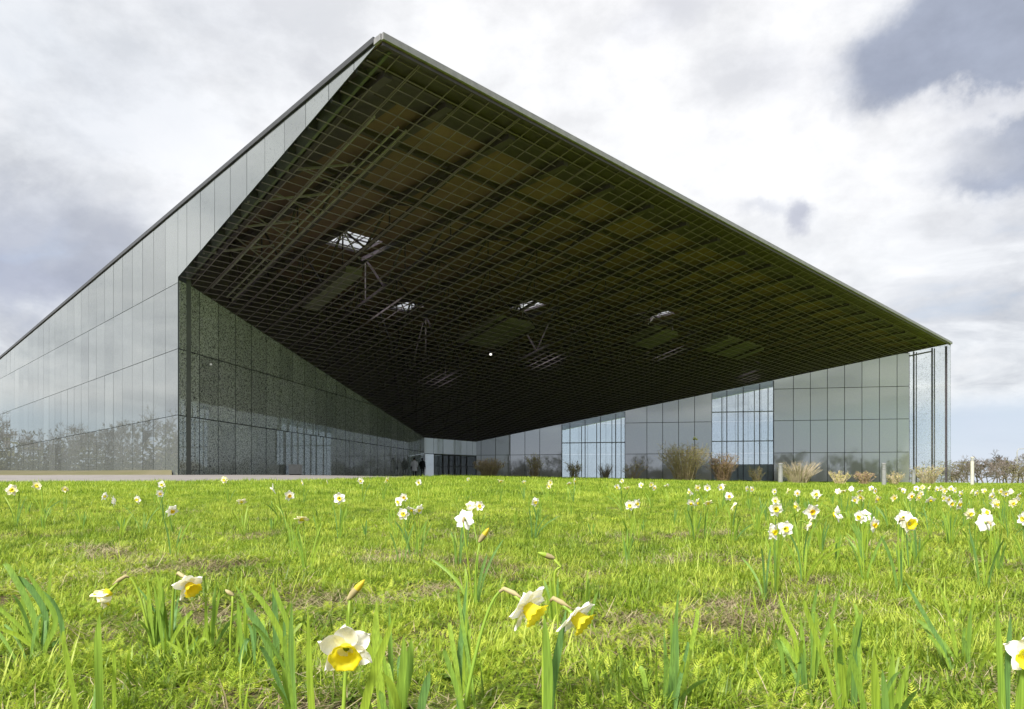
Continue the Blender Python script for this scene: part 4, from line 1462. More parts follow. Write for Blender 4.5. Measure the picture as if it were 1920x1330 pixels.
def build_grass():
    r = random.Random(3)
    kinds = []
    for s in range(4): kinds.append(clump_blades(r, 34, .07, .058, .0042, .75, 1.1, M['blade']))          # 0-3 short lawn grass
    for s in range(3): kinds.append(clump_feather(r, 26, .08, .040, M['weed']))                          # 4-6 feathery weed
    for s in range(2): kinds.append(clump_broad(r, 12, .06, .048, M['broad']))                             # 7-8 broad weed
    for s in range(3): kinds.append(clump_straw(r, 34, .10, .09, M['straw']))                            # 9-11 dry thatch
    for s in range(2): kinds.append(clump_blades(r, 20, .09, .12, .0055, .45, .8, M['blade']))            # 12-13 longer tufts
    for s in range(2): kinds.append(clump_blades(r, 46, .22, .11, .010, .5, .8, M['blade']))             # 14-15 far tufts
    rng = np.random.default_rng(5)
    PTS, IDX, SCL = [], [], []

    def noise2(x, y, f, ph):
        return (np.sin(x * f + ph + 1.7 * np.sin(y * f * .73 + ph * 2)) + np.sin(y * f * 1.13 - ph + 1.3 * np.sin(x * f * .81 + ph))) * .25 + .5 + \
               (np.sin(x * f * 2.3 + 2 * ph + np.sin(y * f * 2.1)) * np.sin(y * f * 2.7 + ph)) * .22

    def band(y0, y1, dens, far=False):
        half = lambda y: 0.745 * y + 0.35
        n = int(dens * (y1 - y0) * (half(y0) + half(y1)))
        y = rng.uniform(y0, y1, n); x = rng.uniform(-1, 1, n) * half(y1)
        k = np.abs(x) < half(y) + .3
        x, y = x[k], y[k]
        # keep the paving free
        nx = np.array([p[0] for p in near]); ny_ = np.array([p[1] for p in near])
        edge = np.interp(x, nx[:7], ny_[:7], right=999)
        k = y < edge - .05
        x, y = x[k], y[k]
        m1 = noise2(x, y, 3.9, .4); m2 = noise2(x, y, 1.1, 2.2); m3 = noise2(x, y, 3.6, 4.0); m4 = noise2(x, y, 11.0, 1.0)
        soil = (m1 + .5 * (m4 - .5) < .22) & (y < 6) & (rng.random(len(x)) < .8)
        rr = rng.random(len(x)); idx = np.empty(len(x), int)
        pw = np.clip((m2 - .38) * 2.0, .12, .62) * np.clip(1.35 - y / 16, .25, 1)
        pb = np.clip((m3 - .6) * 1.2, .02, .25) * (y < 7)
        ps = np.clip((.40 - m1) * 1.2, .05, .32) * np.clip(1.25 - y / 7, .10, 1)
        idx[:] = rng.integers(0, 4, len(x))
        sel = rr < pw; idx[sel] = rng.integers(4, 7, sel.sum())
        sel = (rr >= pw) & (rr < pw + pb); idx[sel] = rng.integers(7, 9, sel.sum())
        sel = (rr >= pw + pb) & (rr < pw + pb + ps); idx[sel] = rng.integers(9, 12, sel.sum())
        sel = rr > .975; idx[sel] = rng.integers(12, 14, sel.sum())
        sel = soil & (rr > .12); idx[sel] = rng.integers(9, 12, sel.sum())
        keep = ~(soil & (rng.random(len(x)) < .55))
        sc = rng.uniform(.65, 1.25, len(x))
        if far:
            idx[:] = rng.integers(14, 16, len(x))
        x, y, idx, sc = x[keep], y[keep], idx[keep], sc[keep]
        PTS.append(np.stack([x, y, gz(x, y) + bumps(x, y) * np.clip(1.6 - y / 14, 0, 1)], -1)); IDX.append(idx); SCL.append(sc)
    band(0.9, 2.6, 800); band(2.6, 4.5, 600); band(4.5, 7.5, 370); band(7.5, 12, 200)
    band(12, 20, 40, True); band(20, 34, 16, True); band(34, 66, 5, True)
    pts = np.concatenate(PTS); idx = np.concatenate(IDX); scl = np.concatenate(SCL)
    far_ = idx >= 14
    scl = np.where(far_, scl * np.clip(pts[:, 1] / 16, .9, 1.5), scl)
    # clear of the shrubs' wall strip and of the court paving
    rot = np.zeros((len(pts), 3)); rot[:, 2] = rng.uniform(0, 6.28, len(pts)); rot[:, :2] = rng.normal(0, .08, (len(pts), 2))
    o = scatter('grass', pts, rot, scl, idx, kinds)
    tag(o, 'short bright green lawn grass with feathery weeds and dry straw', kind='stuff')


build_grass()


def build_woods():
    """the woods across the fields, mirrored in the side facade and in the grey panels"""
    rng = np.random.default_rng(8)
    P, S, I = [], [], []
    kinds = []
    for tr, cr in TREES:
        v, f, m = [], [], []
        for mi, me in enumerate((tr, cr)):
            k = len(v)
            v += [tuple(q.co) for q in me.vertices]; f += [tuple(i + k for i in p.vertices) for p in me.polygons]; m += [mi] * len(me.polygons)
        kinds.append((v, f, m, [M['bark'], M['bark']]))
    r = random.Random(4)
    # leafy filler for the lower storey
    V, Fc = [], []
    for k in range(420):
        p = Vector((r.gauss(0, 1.7), r.gauss(0, 1.2), abs(r.gauss(0, 1.5)))); d = Vector((r.gauss(0, 1), r.gauss(0, 1), r.gauss(.6, 1))).normalized(); s_ = d.orthogonal().normalized()
        L, W = r.uniform(.3, .7), r.uniform(.06, .16); q = len(V)
        V += [p, p + d * L * .5 + s_ * W, p + d * L, p + d * L * .5 - s_ * W]; Fc.append((q, q + 1, q + 2, q + 3))
    kinds.append((V, Fc, None, [M['hedge']]))
    for a in np.linspace(math.radians(100), math.radians(312), 330):
        d = rng.uniform(105, 150)
        x, y = d * math.cos(a) + 10, d * math.sin(a) + 20
        z = float(gz(x, y)) - .2
        P.append((x, y, z)); S.append(rng.uniform(.9, 2.1)); I.append(rng.integers(0, 4))
        P.append((x + rng.normal(0, 2), y + rng.normal(0, 2), z)); S.append(rng.uniform(1.0, 2.0)); I.append(4)
    rot = np.zeros((len(P), 3)); rot[:, 2] = rng.uniform(0, 6.28, len(P))
    o = scatter('far_woods', P, rot, S, I, kinds)
    tag(o, 'far-off bare woods mirrored in the glass facades', kind='stuff')


build_woods()
# ------------------------------------------------------------------ daffodils
def petal_geo(seed, L=.044, W=.034):
    r = random.Random(seed)
    V, Fc = [], []
    nu, nv = 9, 5
    k1, k2 = r.uniform(-.25, .25), r.uniform(.8, 1.2)
    for i in range(nu):
        f = i / (nu - 1)
        w = W * .5 * max(.05, math.sin(math.pi * (.13 + .87 * f ** .92))) ** .62 * (1 if f < .99 else .12) * k2
        for j in range(nv):
            t = -1 + 2 * j / (nv - 1)
            x = .005 + L * f - .0035 * t * t * f
            y = w * t
            z = .006 * f * f - .006 * f + .0035 * t * t * (1 - .5 * f) + .006 * k1 * t * f + .0016 * math.sin(9 * f + 4 * t + seed) + .0012 * math.sin(5 * t + 3 * f * seed)
            V.append((x, y, z))
    for i in range(nu - 1):
        for j in range(nv - 1):
            q = i * nv + j
            Fc.append((q, q + 1, q + nv + 1, q + nv))
    return V, Fc


def trumpet_geo():
    V, Fc = [], []
    n = 24
    prof = [(.006, 0), (.0115, .003), (.0135, .010), (.0155, .018), (.0185, .0245), (.0235, .0290), (.0255, .0285)]
    for i, (r_, z) in enumerate(prof):
        for j in range(n):
            a = 2 * math.pi * j / n
            fr = max(0, i - 3) / 3
            rr = r_ * (1 + fr * (.07 * math.cos(6 * a) + .05 * math.cos(11 * a + 1)))
            V.append((rr * math.cos(a), rr * math.sin(a), z + fr * .0022 * math.cos(12 * a)))
    for i in range(len(prof) - 1):
        for j in range(n):
            q = i * n
            Fc.append((q + j, q + (j + 1) % n, q + n + (j + 1) % n, q + n + j))
    return V, Fc


def tube_geo():
    mb = MB(); mb.lathe([(.0022, -.030), (.0042, -.025), (.0042, -.019), (.003, -.014), (.0042, -.004), (.0065, .001)], 8)
    return mb.v, mb.f


PET = [petal_geo(s) for s in range(6)]
TRU = trumpet_geo()
TUB = tube_geo()


def me_from(name, geo, mt):
    me = bpy.data.meshes.new(name)
    me.from_pydata(geo[0], [], geo[1])
    me.materials.append(mt)
    me.polygons.foreach_set('use_smooth', [True] * len(me.polygons))
    return me


def petal_mats(roll, seed, tilt=0.0):
    r = random.Random(seed)
    res = []
    for k in range(6):
        a = roll + k * math.pi / 3 + r.gauss(0, .07)
        up = -(r.gauss(.02, .20) + tilt)
        Mx = Matrix.Rotation(a, 4, 'Z') @ Matrix.Rotation(up, 4, 'Y') @ Matrix.Rotation(r.gauss(0, .16), 4, 'X')
        Mx = Matrix.Translation((0, 0, .0006 if k % 2 else -.0006)) @ Mx
        res.append((k, Mx))
    return res


ME_PET = {c: [me_from('petal', PET[k], M[c]) for k in range(6)] for c in ('petal', 'petal_cream')}
ME_TRU = {c: me_from('trumpet', TRU, M[c]) for c in ('trumpet', 'trumpet_orange')}
ME_TUB = me_from('flower_tube', TUB, M['daf_stem'])
AX = {'F': (.08, -1, -.22), 'FL': (-.5, -.85, -.25), 'FR': (.5, -.85, -.25), 'L': (-.9, -.28, -.30), 'R': (.9, -.30, -.32),
      'B': (.12, 1, -.12), 'D': (.05, -.45, -.9), 'DL': (-.62, -.30, -.75), 'DR': (.72, -.42, -.60), 'BL': (-.6, .8, -.3), 'U': (.1, -.75, .5), 'FD': (.14, -.90, -.40)}


def bez(p0, p1, p2, p3, n):
    return [p0 * (1 - t) ** 3 + p1 * 3 * t * (1 - t) ** 2 + p2 * 3 * t * t * (1 - t) + p3 * t ** 3 for t in [i / n for i in range(n + 1)]]


def leaf_geo(pts, width, face=Vector((0, -1, 0)), fold=.25, twist=0.0, mb=None, mi=0):
    mb = mb or MB()
    m = len(pts); k = len(mb.v)
    for i, p in enumerate(pts):
        f = i / (m - 1)
        d = (pts[min(i + 1, m - 1)] - pts[max(i - 1, 0)]).normalized()
        s_ = d.cross(face)
        s_ = s_.normalized() if s_.length > 1e-3 else Vector((1, 0, 0))
        if twist: s_ = Matrix.Rotation(twist * f, 3, d) @ s_
        nr = s_.cross(d)
        w = width * .40 * (.75 + .35 * math.sin(math.pi * min(f * 1.05, 1))) * (1 if f < .72 else max(.06, math.cos((f - .72) / .28 * math.pi * .5) ** .7))
        mb.v += [tuple(p - s_ * w + nr * w * fold), tuple(p), tuple(p + s_ * w + nr * w * fold)]
    for i in range(m - 1):
        q = k + 3 * i
        mb.f += [(q, q + 1, q + 4, q + 3), (q + 1, q + 2, q + 5, q + 4)]; mb.m += [mi, mi]
    return mb


def solve_depth(px, py, H):
    a, b = (px - CX) / F, (YH - py) / F
    Y = np.linspace(1.0, 24, 2400)
    k = np.nonzero(gz(a * Y, Y) + H <= b * Y)[0]
    k2 = np.nonzero(gz(a * Y, Y) + H >= b * Y)[0]
    # head is below the eye nearby: b*Y falls slower or faster than the lawn; take the first crossing
    s = np.sign(gz(a * Y, Y) + H - b * Y)
    c = np.nonzero(s[1:] != s[:-1])[0]
    return float(Y[c[0]]) if len(c) else None


def daffodil(px, py, w, typ, label, group=None, col='', Y=None, base=None, lod=None, nleaf=None, seed=0, leaves=None, close=0.0):
    r = random.Random(seed * 77 + int(px) * 13 + int(py))
    if Y is None:
        for H in (.31, .34, .28, .37, .25, .42, .2):
            Y = solve_depth(px, py, H)
            if Y: break
        Y = Y or 12.0
        Yw = .092 * F / max(w, 5)
        Y = Y * .6 + min(max(Yw, .75 * Y), 1.3 * Y) * .4
    head = Vector(((px - CX) / F * Y, Y, (YH - py) / F * Y))
    D = min(max(w * Y / F, .070), .112)
    s = D / (.096 if lod == 'near' or w > 36 else .088)
    ax = Vector(AX[typ]); ax = (ax + Vector((r.gauss(0, .10), r.gauss(0, .05), r.gauss(0, .08))) * (0 if lod == 'near' else 1)).normalized()
    # head px is the middle of petals and trumpet
    if base is None:
        bx, by = head.x + r.gauss(0, .02) - ax.x * .05, head.y + r.uniform(-.02, .05) - ax.y * .03
    else:
        bx, by = base
    B = Vector((bx, by, gz(bx, by)))
    lod = lod or ('near' if w > 36 else 'mid' if w >= 13 else 'far')
    petc = 'petal_cream' if 'y' in col else 'petal'
    truc = 'trumpet_orange' if 'o' in col else 'trumpet'
    q = ax.to_track_quat('Z', 'Y').to_matrix().to_4x4()
    cen = head - ax * .010 * s
    HM = Matrix.Translation(cen) @ q @ Matrix.Scale(s, 4)
    K = cen - ax * .030 * s
    hgt = max(K.z - B.z, .05)
    c1 = B + Vector((0, 0, hgt * .72)) + (K - B) * Vector((1, 1, 0)).length * 0
    c2 = K - ax * .055 * s + Vector((0, 0, .012))
    stem_pts = bez(B, B.lerp(Vector((c2.x, c2.y, B.z + hgt * .8)), .55) + Vector((0, 0, hgt * .25)), c2, K, 12)
    roll = r.uniform(0, 1.0)
    pm = petal_mats(roll, int(px * 7 + py), close + (.10 if typ not in ('B', 'BL') else -.05))
    nl = nleaf if nleaf is not None else (r.randint(3, 5) if lod != 'far' else r.randint(2, 4))
    lv = []
    for i in range(nl):
        a = r.uniform(0, 6.28)
        o = Vector((math.cos(a), math.sin(a), 0))
        b0 = B + o * r.uniform(.004, .022)
        Lh = hgt * r.uniform(.62, 1.02)
        lean = r.uniform(.02, .10) if r.random() < .8 else r.uniform(.12, .2)
        tip = b0 + o * lean + Vector((0, 0, Lh * (1 - lean)))
        m1 = b0 + Vector((0, 0, Lh * .5)) + o * lean * .15
        m2 = b0.lerp(tip, .75) + Vector((0, 0, Lh * .12))
        lv.append((bez(b0, m1, m2, tip, 7 if lod != 'far' else 4), r.uniform(.010, .015) * (.9 if lod != 'near' else 1), r.uniform(-.5, .5)))
    if leaves: lv = leaves
    TM = HM @ Matrix.Diagonal((1, 1, 1, 1)) if lod == 'near' else HM @ Matrix.Diagonal((.62, .62, .62, 1))
    if lod == 'far':
        mb = MB()
        for k, Mx in pm:
            W = HM @ Mx
            mb.add([W @ Vector(p) for p in PET[k][0]], PET[k][1], 0)
        mb.add([TM @ Vector(p) for p in TRU[0]], TRU[1], 1)
        mb.tube(stem_pts, .0026, 5, 2)
        for pts, wd, tw in lv: leaf_geo(pts, wd * .9, mb=mb, mi=3, twist=tw)
        mb.v = [tuple(Vector(p) - B) for p in mb.v]
        o = mb.build('daffodil', [M[petc], M[truc], M['daf_stem'], M['daf_leaf']], None, True)
        o.location = B
        return tag(o, label, 'daffodil', group)
    t = thing('daffodil', label, 'daffodil', B, group)
    off = Matrix.Translation(-B)
    mb = MB(); mb.tube([p - B for p in stem_pts], [.0040 - .0014 * i / 12 for i in range(13)] if lod == 'near' else .0029, 8 if lod == 'near' else 5)
    mb.build('stem', M['daf_stem'], t, True)
    for pts, wd, tw in lv:
        leaf_geo([p - B for p in pts], wd, twist=tw).build('leaf', M['daf_leaf'], t, True)
    fl = bpy.data.objects.new('trumpet', ME_TRU[truc]); fl.matrix_basis = off @ TM; link(fl, t)
    tb = bpy.data.objects.new('flower_tube', ME_TUB); tb.matrix_basis = off @ HM; link(tb, t)
    if lod == 'near':
        for k, Mx in pm:
            o = bpy.data.objects.new('petal', ME_PET[petc][k]); o.matrix_basis = off @ HM @ Mx; link(o, t)
        mb = MB(); i0 = 9
        mb.tube([stem_pts[i0] - B, stem_pts[i0 + 1] - B + Vector((0, 0, .002)), stem_pts[12] - B + Vector((0, 0, .004)), cen - B + Vector((0, 0, .009)) - ax * .008],
                [.0034, .0052, .0058, .0012], 6)
        mb.build('spathe', M['spathe'], t, True)
    else:
        mb = MB()
        for k, Mx in pm:
            mb.add([off @ HM @ Mx @ Vector(p) for p in PET[k][0]], PET[k][1], 0)
        mb.build('petals', M[petc], t, True)
    return t



# what stands where along the lawn, for telling small flowers apart in their labels
MARKS = [(15, 'the first cream daffodil'), (150, 'the reflected woods'), (331, 'the facade corner'), (440, 'the speckled wall'), (553, 'the pale concrete block'), (630, 'the mirrored window'),
         (785, 'the two visitors'), (850, 'the entrance doors'), (917, 'the round brown shrub'), (1001, 'the slim upright shrub'), (1077, 'the budding shrub'),
         (1134, 'the straw tuft'), (1186, 'the leaning bare shrub'), (1283, 'the tallest shrub'), (1356, 'the reddish shrub'), (1420, 'the low dark shrub'),
         (1497, 'the fan of reeds'), (1574, 'the small open shrub'), (1621, 'the small reddish shrub'), (1657, 'the dark bollard'), (1676, 'the low brown shrub'),
         (1713, 'the bollard by the glass'), (1740, 'the olive shrub'), (1785, 'the museum corner'), (1823, 'the white bollard'), (1880, 'the pale path')]
USED = set()


def where(what, px, py, rows):
    row = next((nm for lim, nm in rows if py <= lim), rows[-1][1])
    near_ = sorted(MARKS, key=lambda m: abs(m[0] - px))[:4]
    for mx, nm in near_:
        dx = px - mx
        for far_w in ('', 'a bit '):
            rel = 'straight below' if abs(dx) < 6 else far_w + ('left of' if dx < 0 else 'right of')
            lb = '%s, %s, %s %s' % (what, row, rel, nm)
            if lb not in USED:
                USED.add(lb); return lb
    return lb


FLOWER_ROWS = [(909, 'farthest row'), (914, 'second row back'), (919, 'third row back'), (925, 'fourth row back'), (934, 'fifth row back'), (945, 'middle of the lawn'), (2000, 'nearer lawn')]
TUFT_ROWS = [(940, 'far lawn'), (955, 'back of mid-lawn'), (970, 'mid-lawn'), (985, 'front of mid-lawn'), (2000, 'nearer lawn')]


def PXY(px, py, Y):
    return Vector(((px - CX) / F * Y, Y, (YH - py) / F * Y))


def leaf_px(pxs, Y, width, dy=0.0, tw=0.0):
    """leaf through photograph pixels at depth Y (its own plane), tip leaning dy away"""
    P = [PXY(x, y, Y + dy * i / (len(pxs) - 1)) for i, (x, y) in enumerate(pxs)]
    if len(P) == 2: P = [P[0], P[0].lerp(P[1], .5), P[1]]
    # smooth through the points (Catmull-Rom)
    Q = [P[0] * 2 - P[1]] + P + [P[-1] * 2 - P[-2]]
    res = []
    for i in range(1, len(Q) - 2):
        for k in range(5):
            t = k / 5
            a, b, c, d = Q[i - 1], Q[i], Q[i + 1], Q[i + 2]
            res.append(.5 * ((2 * b) + (c - a) * t + (2 * a - 5 * b + 4 * c - d) * t * t + (3 * b - a - 3 * c + d) * t ** 3))
    res.append(P[-1])
    # sink the foot to the lawn
    f = res[0]; g = gz(f.x, f.y)
    if f.z > g + .01: res.insert(0, Vector((f.x, f.y, g - .005)))
    return (res, width, tw)


def foot(px, Y):
    x = (px - CX) / F * Y
    return (x, Y)


# --- the large flowers close to the camera
daffodil(648, 1222, 112, 'FD', 'largest daffodil, white with broad frilled yellow trumpet facing the camera', lod='near', Y=1.19, base=foot(636, 1.20), nleaf=0,
         leaves=[leaf_px([(655, 1480), (690, 1300), (742, 1150)], 1.21, .017), leaf_px([(610, 1480), (585, 1330), (577, 1140)], 1.25, .014)])
daffodil(993, 1143, 102, 'DR', 'white daffodil with deep yellow trumpet on a stem bent like a crook', lod='near', Y=1.50, base=foot(862, 1.46), nleaf=0, leaves=[], seed=3)
daffodil(1083, 1160, 96, 'DR', 'white and yellow daffodil beside the crook-stemmed one, pair of broad leaves under it', lod='near', Y=1.49, base=foot(1020, 1.50), seed=5,
         leaves=[leaf_px([(1020, 1400), (1028, 1280), (1020, 1150)], 1.47, .022), leaf_px([(1025, 1400), (1036, 1280), (1062, 1140)], 1.50, .020)])
daffodil(201, 1113, 68, 'DL', 'nodding cream daffodil seen from behind, hanging from an arched stem', lod='near', Y=2.02, base=foot(288, 2.02), col='y', seed=6, nleaf=2, close=.85)
daffodil(356, 1100, 64, 'DR', 'white daffodil with orange-yellow trumpet bowed over a clump of upright leaves', lod='near', Y=1.98, base=foot(322, 2.02), seed=7, nleaf=3, col='o')
daffodil(1930, 1230, 84, 'FL', 'white daffodil cut off by the picture edge with one long petal showing', lod='near', Y=1.32, base=foot(1898, 1.34), nleaf=0, seed=8,
         leaves=[leaf_px([(1880, 1400), (1876, 1280), (1868, 1125)], 1.34, .016), leaf_px([(1888, 1400), (1888, 1260), (1895, 1150)], 1.36, .014), leaf_px([(1915, 1400), (1912, 1320), (1920, 1240)], 1.33, .016)])
daffodil(873, 975, 42, 'B', 'single white daffodil seen from behind above the middle of the lawn', lod='near', Y=2.75, base=foot(888, 2.72), nleaf=4, seed=9)

G_R = 'daffodil drift at the bollards'
MID = [
    # px, py, w, type, colour, label
    (22, 919, 22, 'FR', 'y', 'cream daffodil at the lawn edge, first one before the paving'),
    (69, 911, 18, 'F', 'y', 'pale lemon daffodil at the lawn edge beside the cream one'),
    (323, 959, 24, 'DR', 'o', 'white daffodil with hanging orange-yellow trumpet below the side facade'),
    (303, 909, 15, 'F', '', 'small white daffodil against the paving under the facade corner'),
    (510, 918, 20, 'L', '', 'white daffodil pair-mate turned away, behind the peach-centred one'),
    (543, 930, 19, 'FR', 'o', 'white daffodil with peach trumpet beside the one turned away'),
    (566, 974, 22, 'D', 'y', 'drooping white daffodil with three petals hanging straight down'),
    (636, 935, 23, 'F', '', 'open white daffodil with bright yellow eye in the middle distance'),
    (757, 933, 16, 'F', 'o', 'white daffodil with peach eye standing in a loose clump'),
    (772, 957, 15, 'DL', '', 'slim white half-open daffodil below the peach-eyed one'),
    (786, 957, 15, 'DR', '', 'slim white half-open daffodil, its twin leaning the other way'),
    (1181, 948, 21, 'FL', '', 'white daffodil with yellow eye over a dense leaf tuft'),
    (1195, 945, 15, 'FR', '', 'yellow-centred daffodil sharing the dense leaf tuft'),
    (1296, 945, 17, 'DL', '', 'hanging white daffodil over a dark upright leaf tuft'),
    (1308, 944, 17, 'DR', '', 'second hanging white daffodil over the dark leaf tuft'),
    (1328, 944, 14, 'D', 'y', 'greenish white nodding daffodil next to the hanging pair'),
    (1367, 931, 17, 'F', 'o', 'white daffodil with vivid orange eye beneath the reddish shrub'),
    (1376, 949, 13, 'R', 'y', 'small yellow daffodil just below the orange-eyed one'),
    (1292, 923, 15, 'L', '', 'white daffodil in the cluster beneath the tallest shrub, turned aside'),
    (1308, 915, 14, 'FR', 'y', 'yellowish daffodil in the cluster beneath the tallest shrub'),
    (1326, 915, 14, 'F', '', 'white daffodil on its own beneath the tallest shrub'),
    (1352, 914, 14, 'FL', '', 'white daffodil beneath the reddish shrub, leaning outward'),
    (1455, 955, 29, 'F', '', 'wide white daffodil with golden eye at the near edge of the drift'),
    (1452, 998, 24, 'FR', '', 'low white daffodil with flat golden trumpet, lowest of the drift'),
    (1473, 992, 24, 'F', '', 'white daffodil with tall upper petal next to the lowest one'),
    (1523, 960, 31, 'FD', 'o', 'white daffodil with pointed upper petal and orange-yellow trumpet tipped down'),
    (1519, 983, 20, 'R', 'y', 'pale yellow daffodil in profile under the pointed-petalled one'),
    (1567, 965, 29, 'BL', '', 'ragged white daffodil seen from behind in the drift'),
    (1622, 967, 25, 'B', '', 'white daffodil with round upper petal seen from behind'),
    (1611, 970, 13, 'L', '', 'half-open white daffodil tucked beside the round-petalled one'),
    (1640, 985, 15, 'FR', 'o', 'small orange-eyed daffodil on a hooked stem'),
    (1530, 927, 19, 'F', '', 'white daffodil with green-yellow eye below the fan of reeds'),
    (1537, 933, 14, 'DR', '', 'hanging white daffodil under the green-eyed one'),
    (1492, 950, 13, 'L', 'y', 'small closed yellow daffodil between two wide white ones'),
    (1614, 933, 16, 'L', 'y', 'pale yellow daffodil turned aside behind the drift'),
    (1677, 934, 15, 'F', 'y', 'butter yellow daffodil below the lone dark bollard'),
    (1709, 931, 17, 'F', 'o', 'white daffodil with orange eye right of the lone bollard'),
    (1723, 933, 14, 'FR', 'y', 'yellow daffodil next to the orange-eyed one by the bollard'),
    (1745, 939, 19, 'D', '', 'drooping white daffodil with spread petals below the clear glass corner'),
    (1705, 981, 40, 'F', '', 'big white daffodil with golden eye, front of a close pair'),
    (1695, 972, 30, 'FL', '', 'big white daffodil behind the front one of the close pair'),
    (1770, 934, 15, 'L', '', 'white daffodil turned aside below the museum corner'),
    (1785, 945, 16, 'F', 'o', 'white daffodil with bright yellow trumpet below the museum corner'),
    (1800, 946, 22, 'FR', '', 'white daffodil with shadowed eye beside the bright trumpet'),
    (1820, 964, 21, 'F', 'y', 'fringed pale yellow daffodil behind the large reversed flower'),
    (1850, 961, 15, 'U', 'y', 'small upright yellow daffodil peeping over the large reversed flower'),
    (1846, 981, 38, 'B', '', 'large white daffodil seen from behind, dark heart, near the picture edge'),
    (1906, 940, 14, 'FD', 'o', 'white daffodil with orange cup far along the drift'),
    (1918, 973, 14, 'L', '', 'white daffodil just touching the picture edge'),
    (1865, 943, 14, 'F', '', 'white daffodil head over a thick stand of stems'),
    (676, 902, 13, 'F', '', 'white daffodil against the paving before the speckled wall window'),
    (785, 905, 13, 'F', '', 'white daffodil on the lawn below the two visitors'),
    (420, 900, 14, 'F', 'y', 'pale daffodil against the paving at the foot of the speckled wall'),
    (1157, 914, 13, 'FL', '', 'white daffodil below the leaning bare shrub'),
]
for k, (px, py, w, ty, co, lb) in enumerate(MID):
    daffodil(px, py, w, ty, lb, 'daffodils in flower on the lawn', co, seed=k + 20)

FAR = [
    ('small white daffodil in the sparse scatter along the paving edge', 'sparse far daffodils along the paving',
     [(122, 918, 8), (196, 931, 7), (212, 940, 8), (257, 937, 10), (300, 926, 8), (453, 941, 11), (566, 906, 10), (613, 904, 8), (726, 901, 12), (746, 941, 11), (756, 964, 12)]),
    ('small pale daffodil in the thin row on the lawn before the shrubs', 'thin row of far daffodils before the shrubs',
     [(878, 899, 6), (939, 903, 12), (883, 949, 7), (899, 949, 10), (983, 905, 8), (1032, 905, 11), (1029, 912, 8), (1067, 907, 8), (1078, 903, 12), (1004, 942, 8), (1166, 902, 9),
      (1176, 916, 12), (1202, 910, 11), (1221, 909, 11), (1227, 915, 8), (1250, 911, 9), (1357, 911, 10), (1401, 917, 10), (1410, 918, 11)]),
    ('small pale daffodil in the crowded far part of the drift', 'crowded far part of the daffodil drift',
     [(1452, 922, 9), (1454, 939, 10), (1478, 921, 10), (1495, 925, 9), (1571, 922, 10), (1582, 922, 10), (1596, 917, 8), (1613, 922, 8), (1603, 938, 9), (1634, 916, 5), (1641, 921, 9),
      (1646, 937, 8), (1694, 921, 11), (1718, 916, 6), (1730, 914, 5), (1743, 916, 9), (1757, 918, 8), (1764, 916, 10), (1771, 921, 10), (1783, 916, 8), (1790, 920, 10), (1802, 926, 9),
      (1779, 937, 11), (1822, 922, 11), (1832, 925, 11), (1846, 921, 11), (1862, 922, 11), (1877, 922, 12), (1886, 926, 10), (1860, 931, 10), (1870, 946, 8), (1900, 944, 9),
      (1912, 930, 8), (1895, 922, 8), (1727, 926, 7), (1688, 917, 6)]),
]
tys = ['F', 'FL', 'FR', 'F', 'L', 'R', 'D', 'FD', 'B']
for lb, gp, spots in FAR:
    for k, (px, py, w) in enumerate(spots):
        rr = random.Random(px * 3 + py)
        co = rr.choice(['', '', '', 'y', 'y', 'o'])
        what = 'small %s daffodil' % {'': 'white', 'y': 'cream', 'o': 'orange-eyed'}[co]
        daffodil(px, py, w, rr.choice(tys), where(what, px, py, FLOWER_ROWS), gp, co, lod='far', seed=k)


# --- flower buds on stalks
def bud(pts, Y, rad, label, mt):
    P = [PXY(x, y, Y) for x, y in pts]
    B = Vector((P[0].x, P[0].y, gz(P[0].x, P[0].y)))
    t = thing('daffodil_bud', label, 'flower bud', B)
    st = leaf_px(pts[:-2], Y, .01)[0] if len(pts) > 3 else [B] + P[:-1]
    mb = MB(); mb.tube([p - B for p in [B - Vector((0, 0, .01))] + st + [P[-2]]], .0032, 6); mb.build('stem', M['daf_stem'], t, True)
    a, b = P[-2] - B, P[-1] - B
    mb = MB(); mb.tube([a, a.lerp(b, .2), a.lerp(b, .55), a.lerp(b, .85), b], [rad * .5, rad * .85, rad, rad * .6, rad * .12], 8)
    mb.build('bud', mt, t, True)
    c = a - (b - a) * .12
    mb = MB(); mb.tube([c, a.lerp(b, .15), a.lerp(b, .45)], [rad * .5, rad * 1.0, rad * 1.04], 8, cap=False); mb.build('spathe', M['spathe'], t, True)
    return t


bud([(655, 1270), (652, 1180), (656, 1120), (684, 1087)], 2.0, .010, 'tilted closed yellow bud above the largest daffodil', M['bud'])
bud([(893, 1110), (892, 1060), (900, 1014), (917, 990)], 2.7, .010, 'small yellow bud beside the single white daffodil seen from behind', M['bud'])
bud([(1046, 1160), (1040, 1080), (1052, 1062), (1036, 1046), (1008, 1036)], 2.1, .008, 'curved green-yellow bud behind the crook-stemmed daffodil', M['daf_stem'])
bud([(432, 1190), (436, 1140), (436, 1116), (422, 1106)], 2.0, .006, 'pale bent bud tip over the leaf clump with split leaves', M['spathe'])


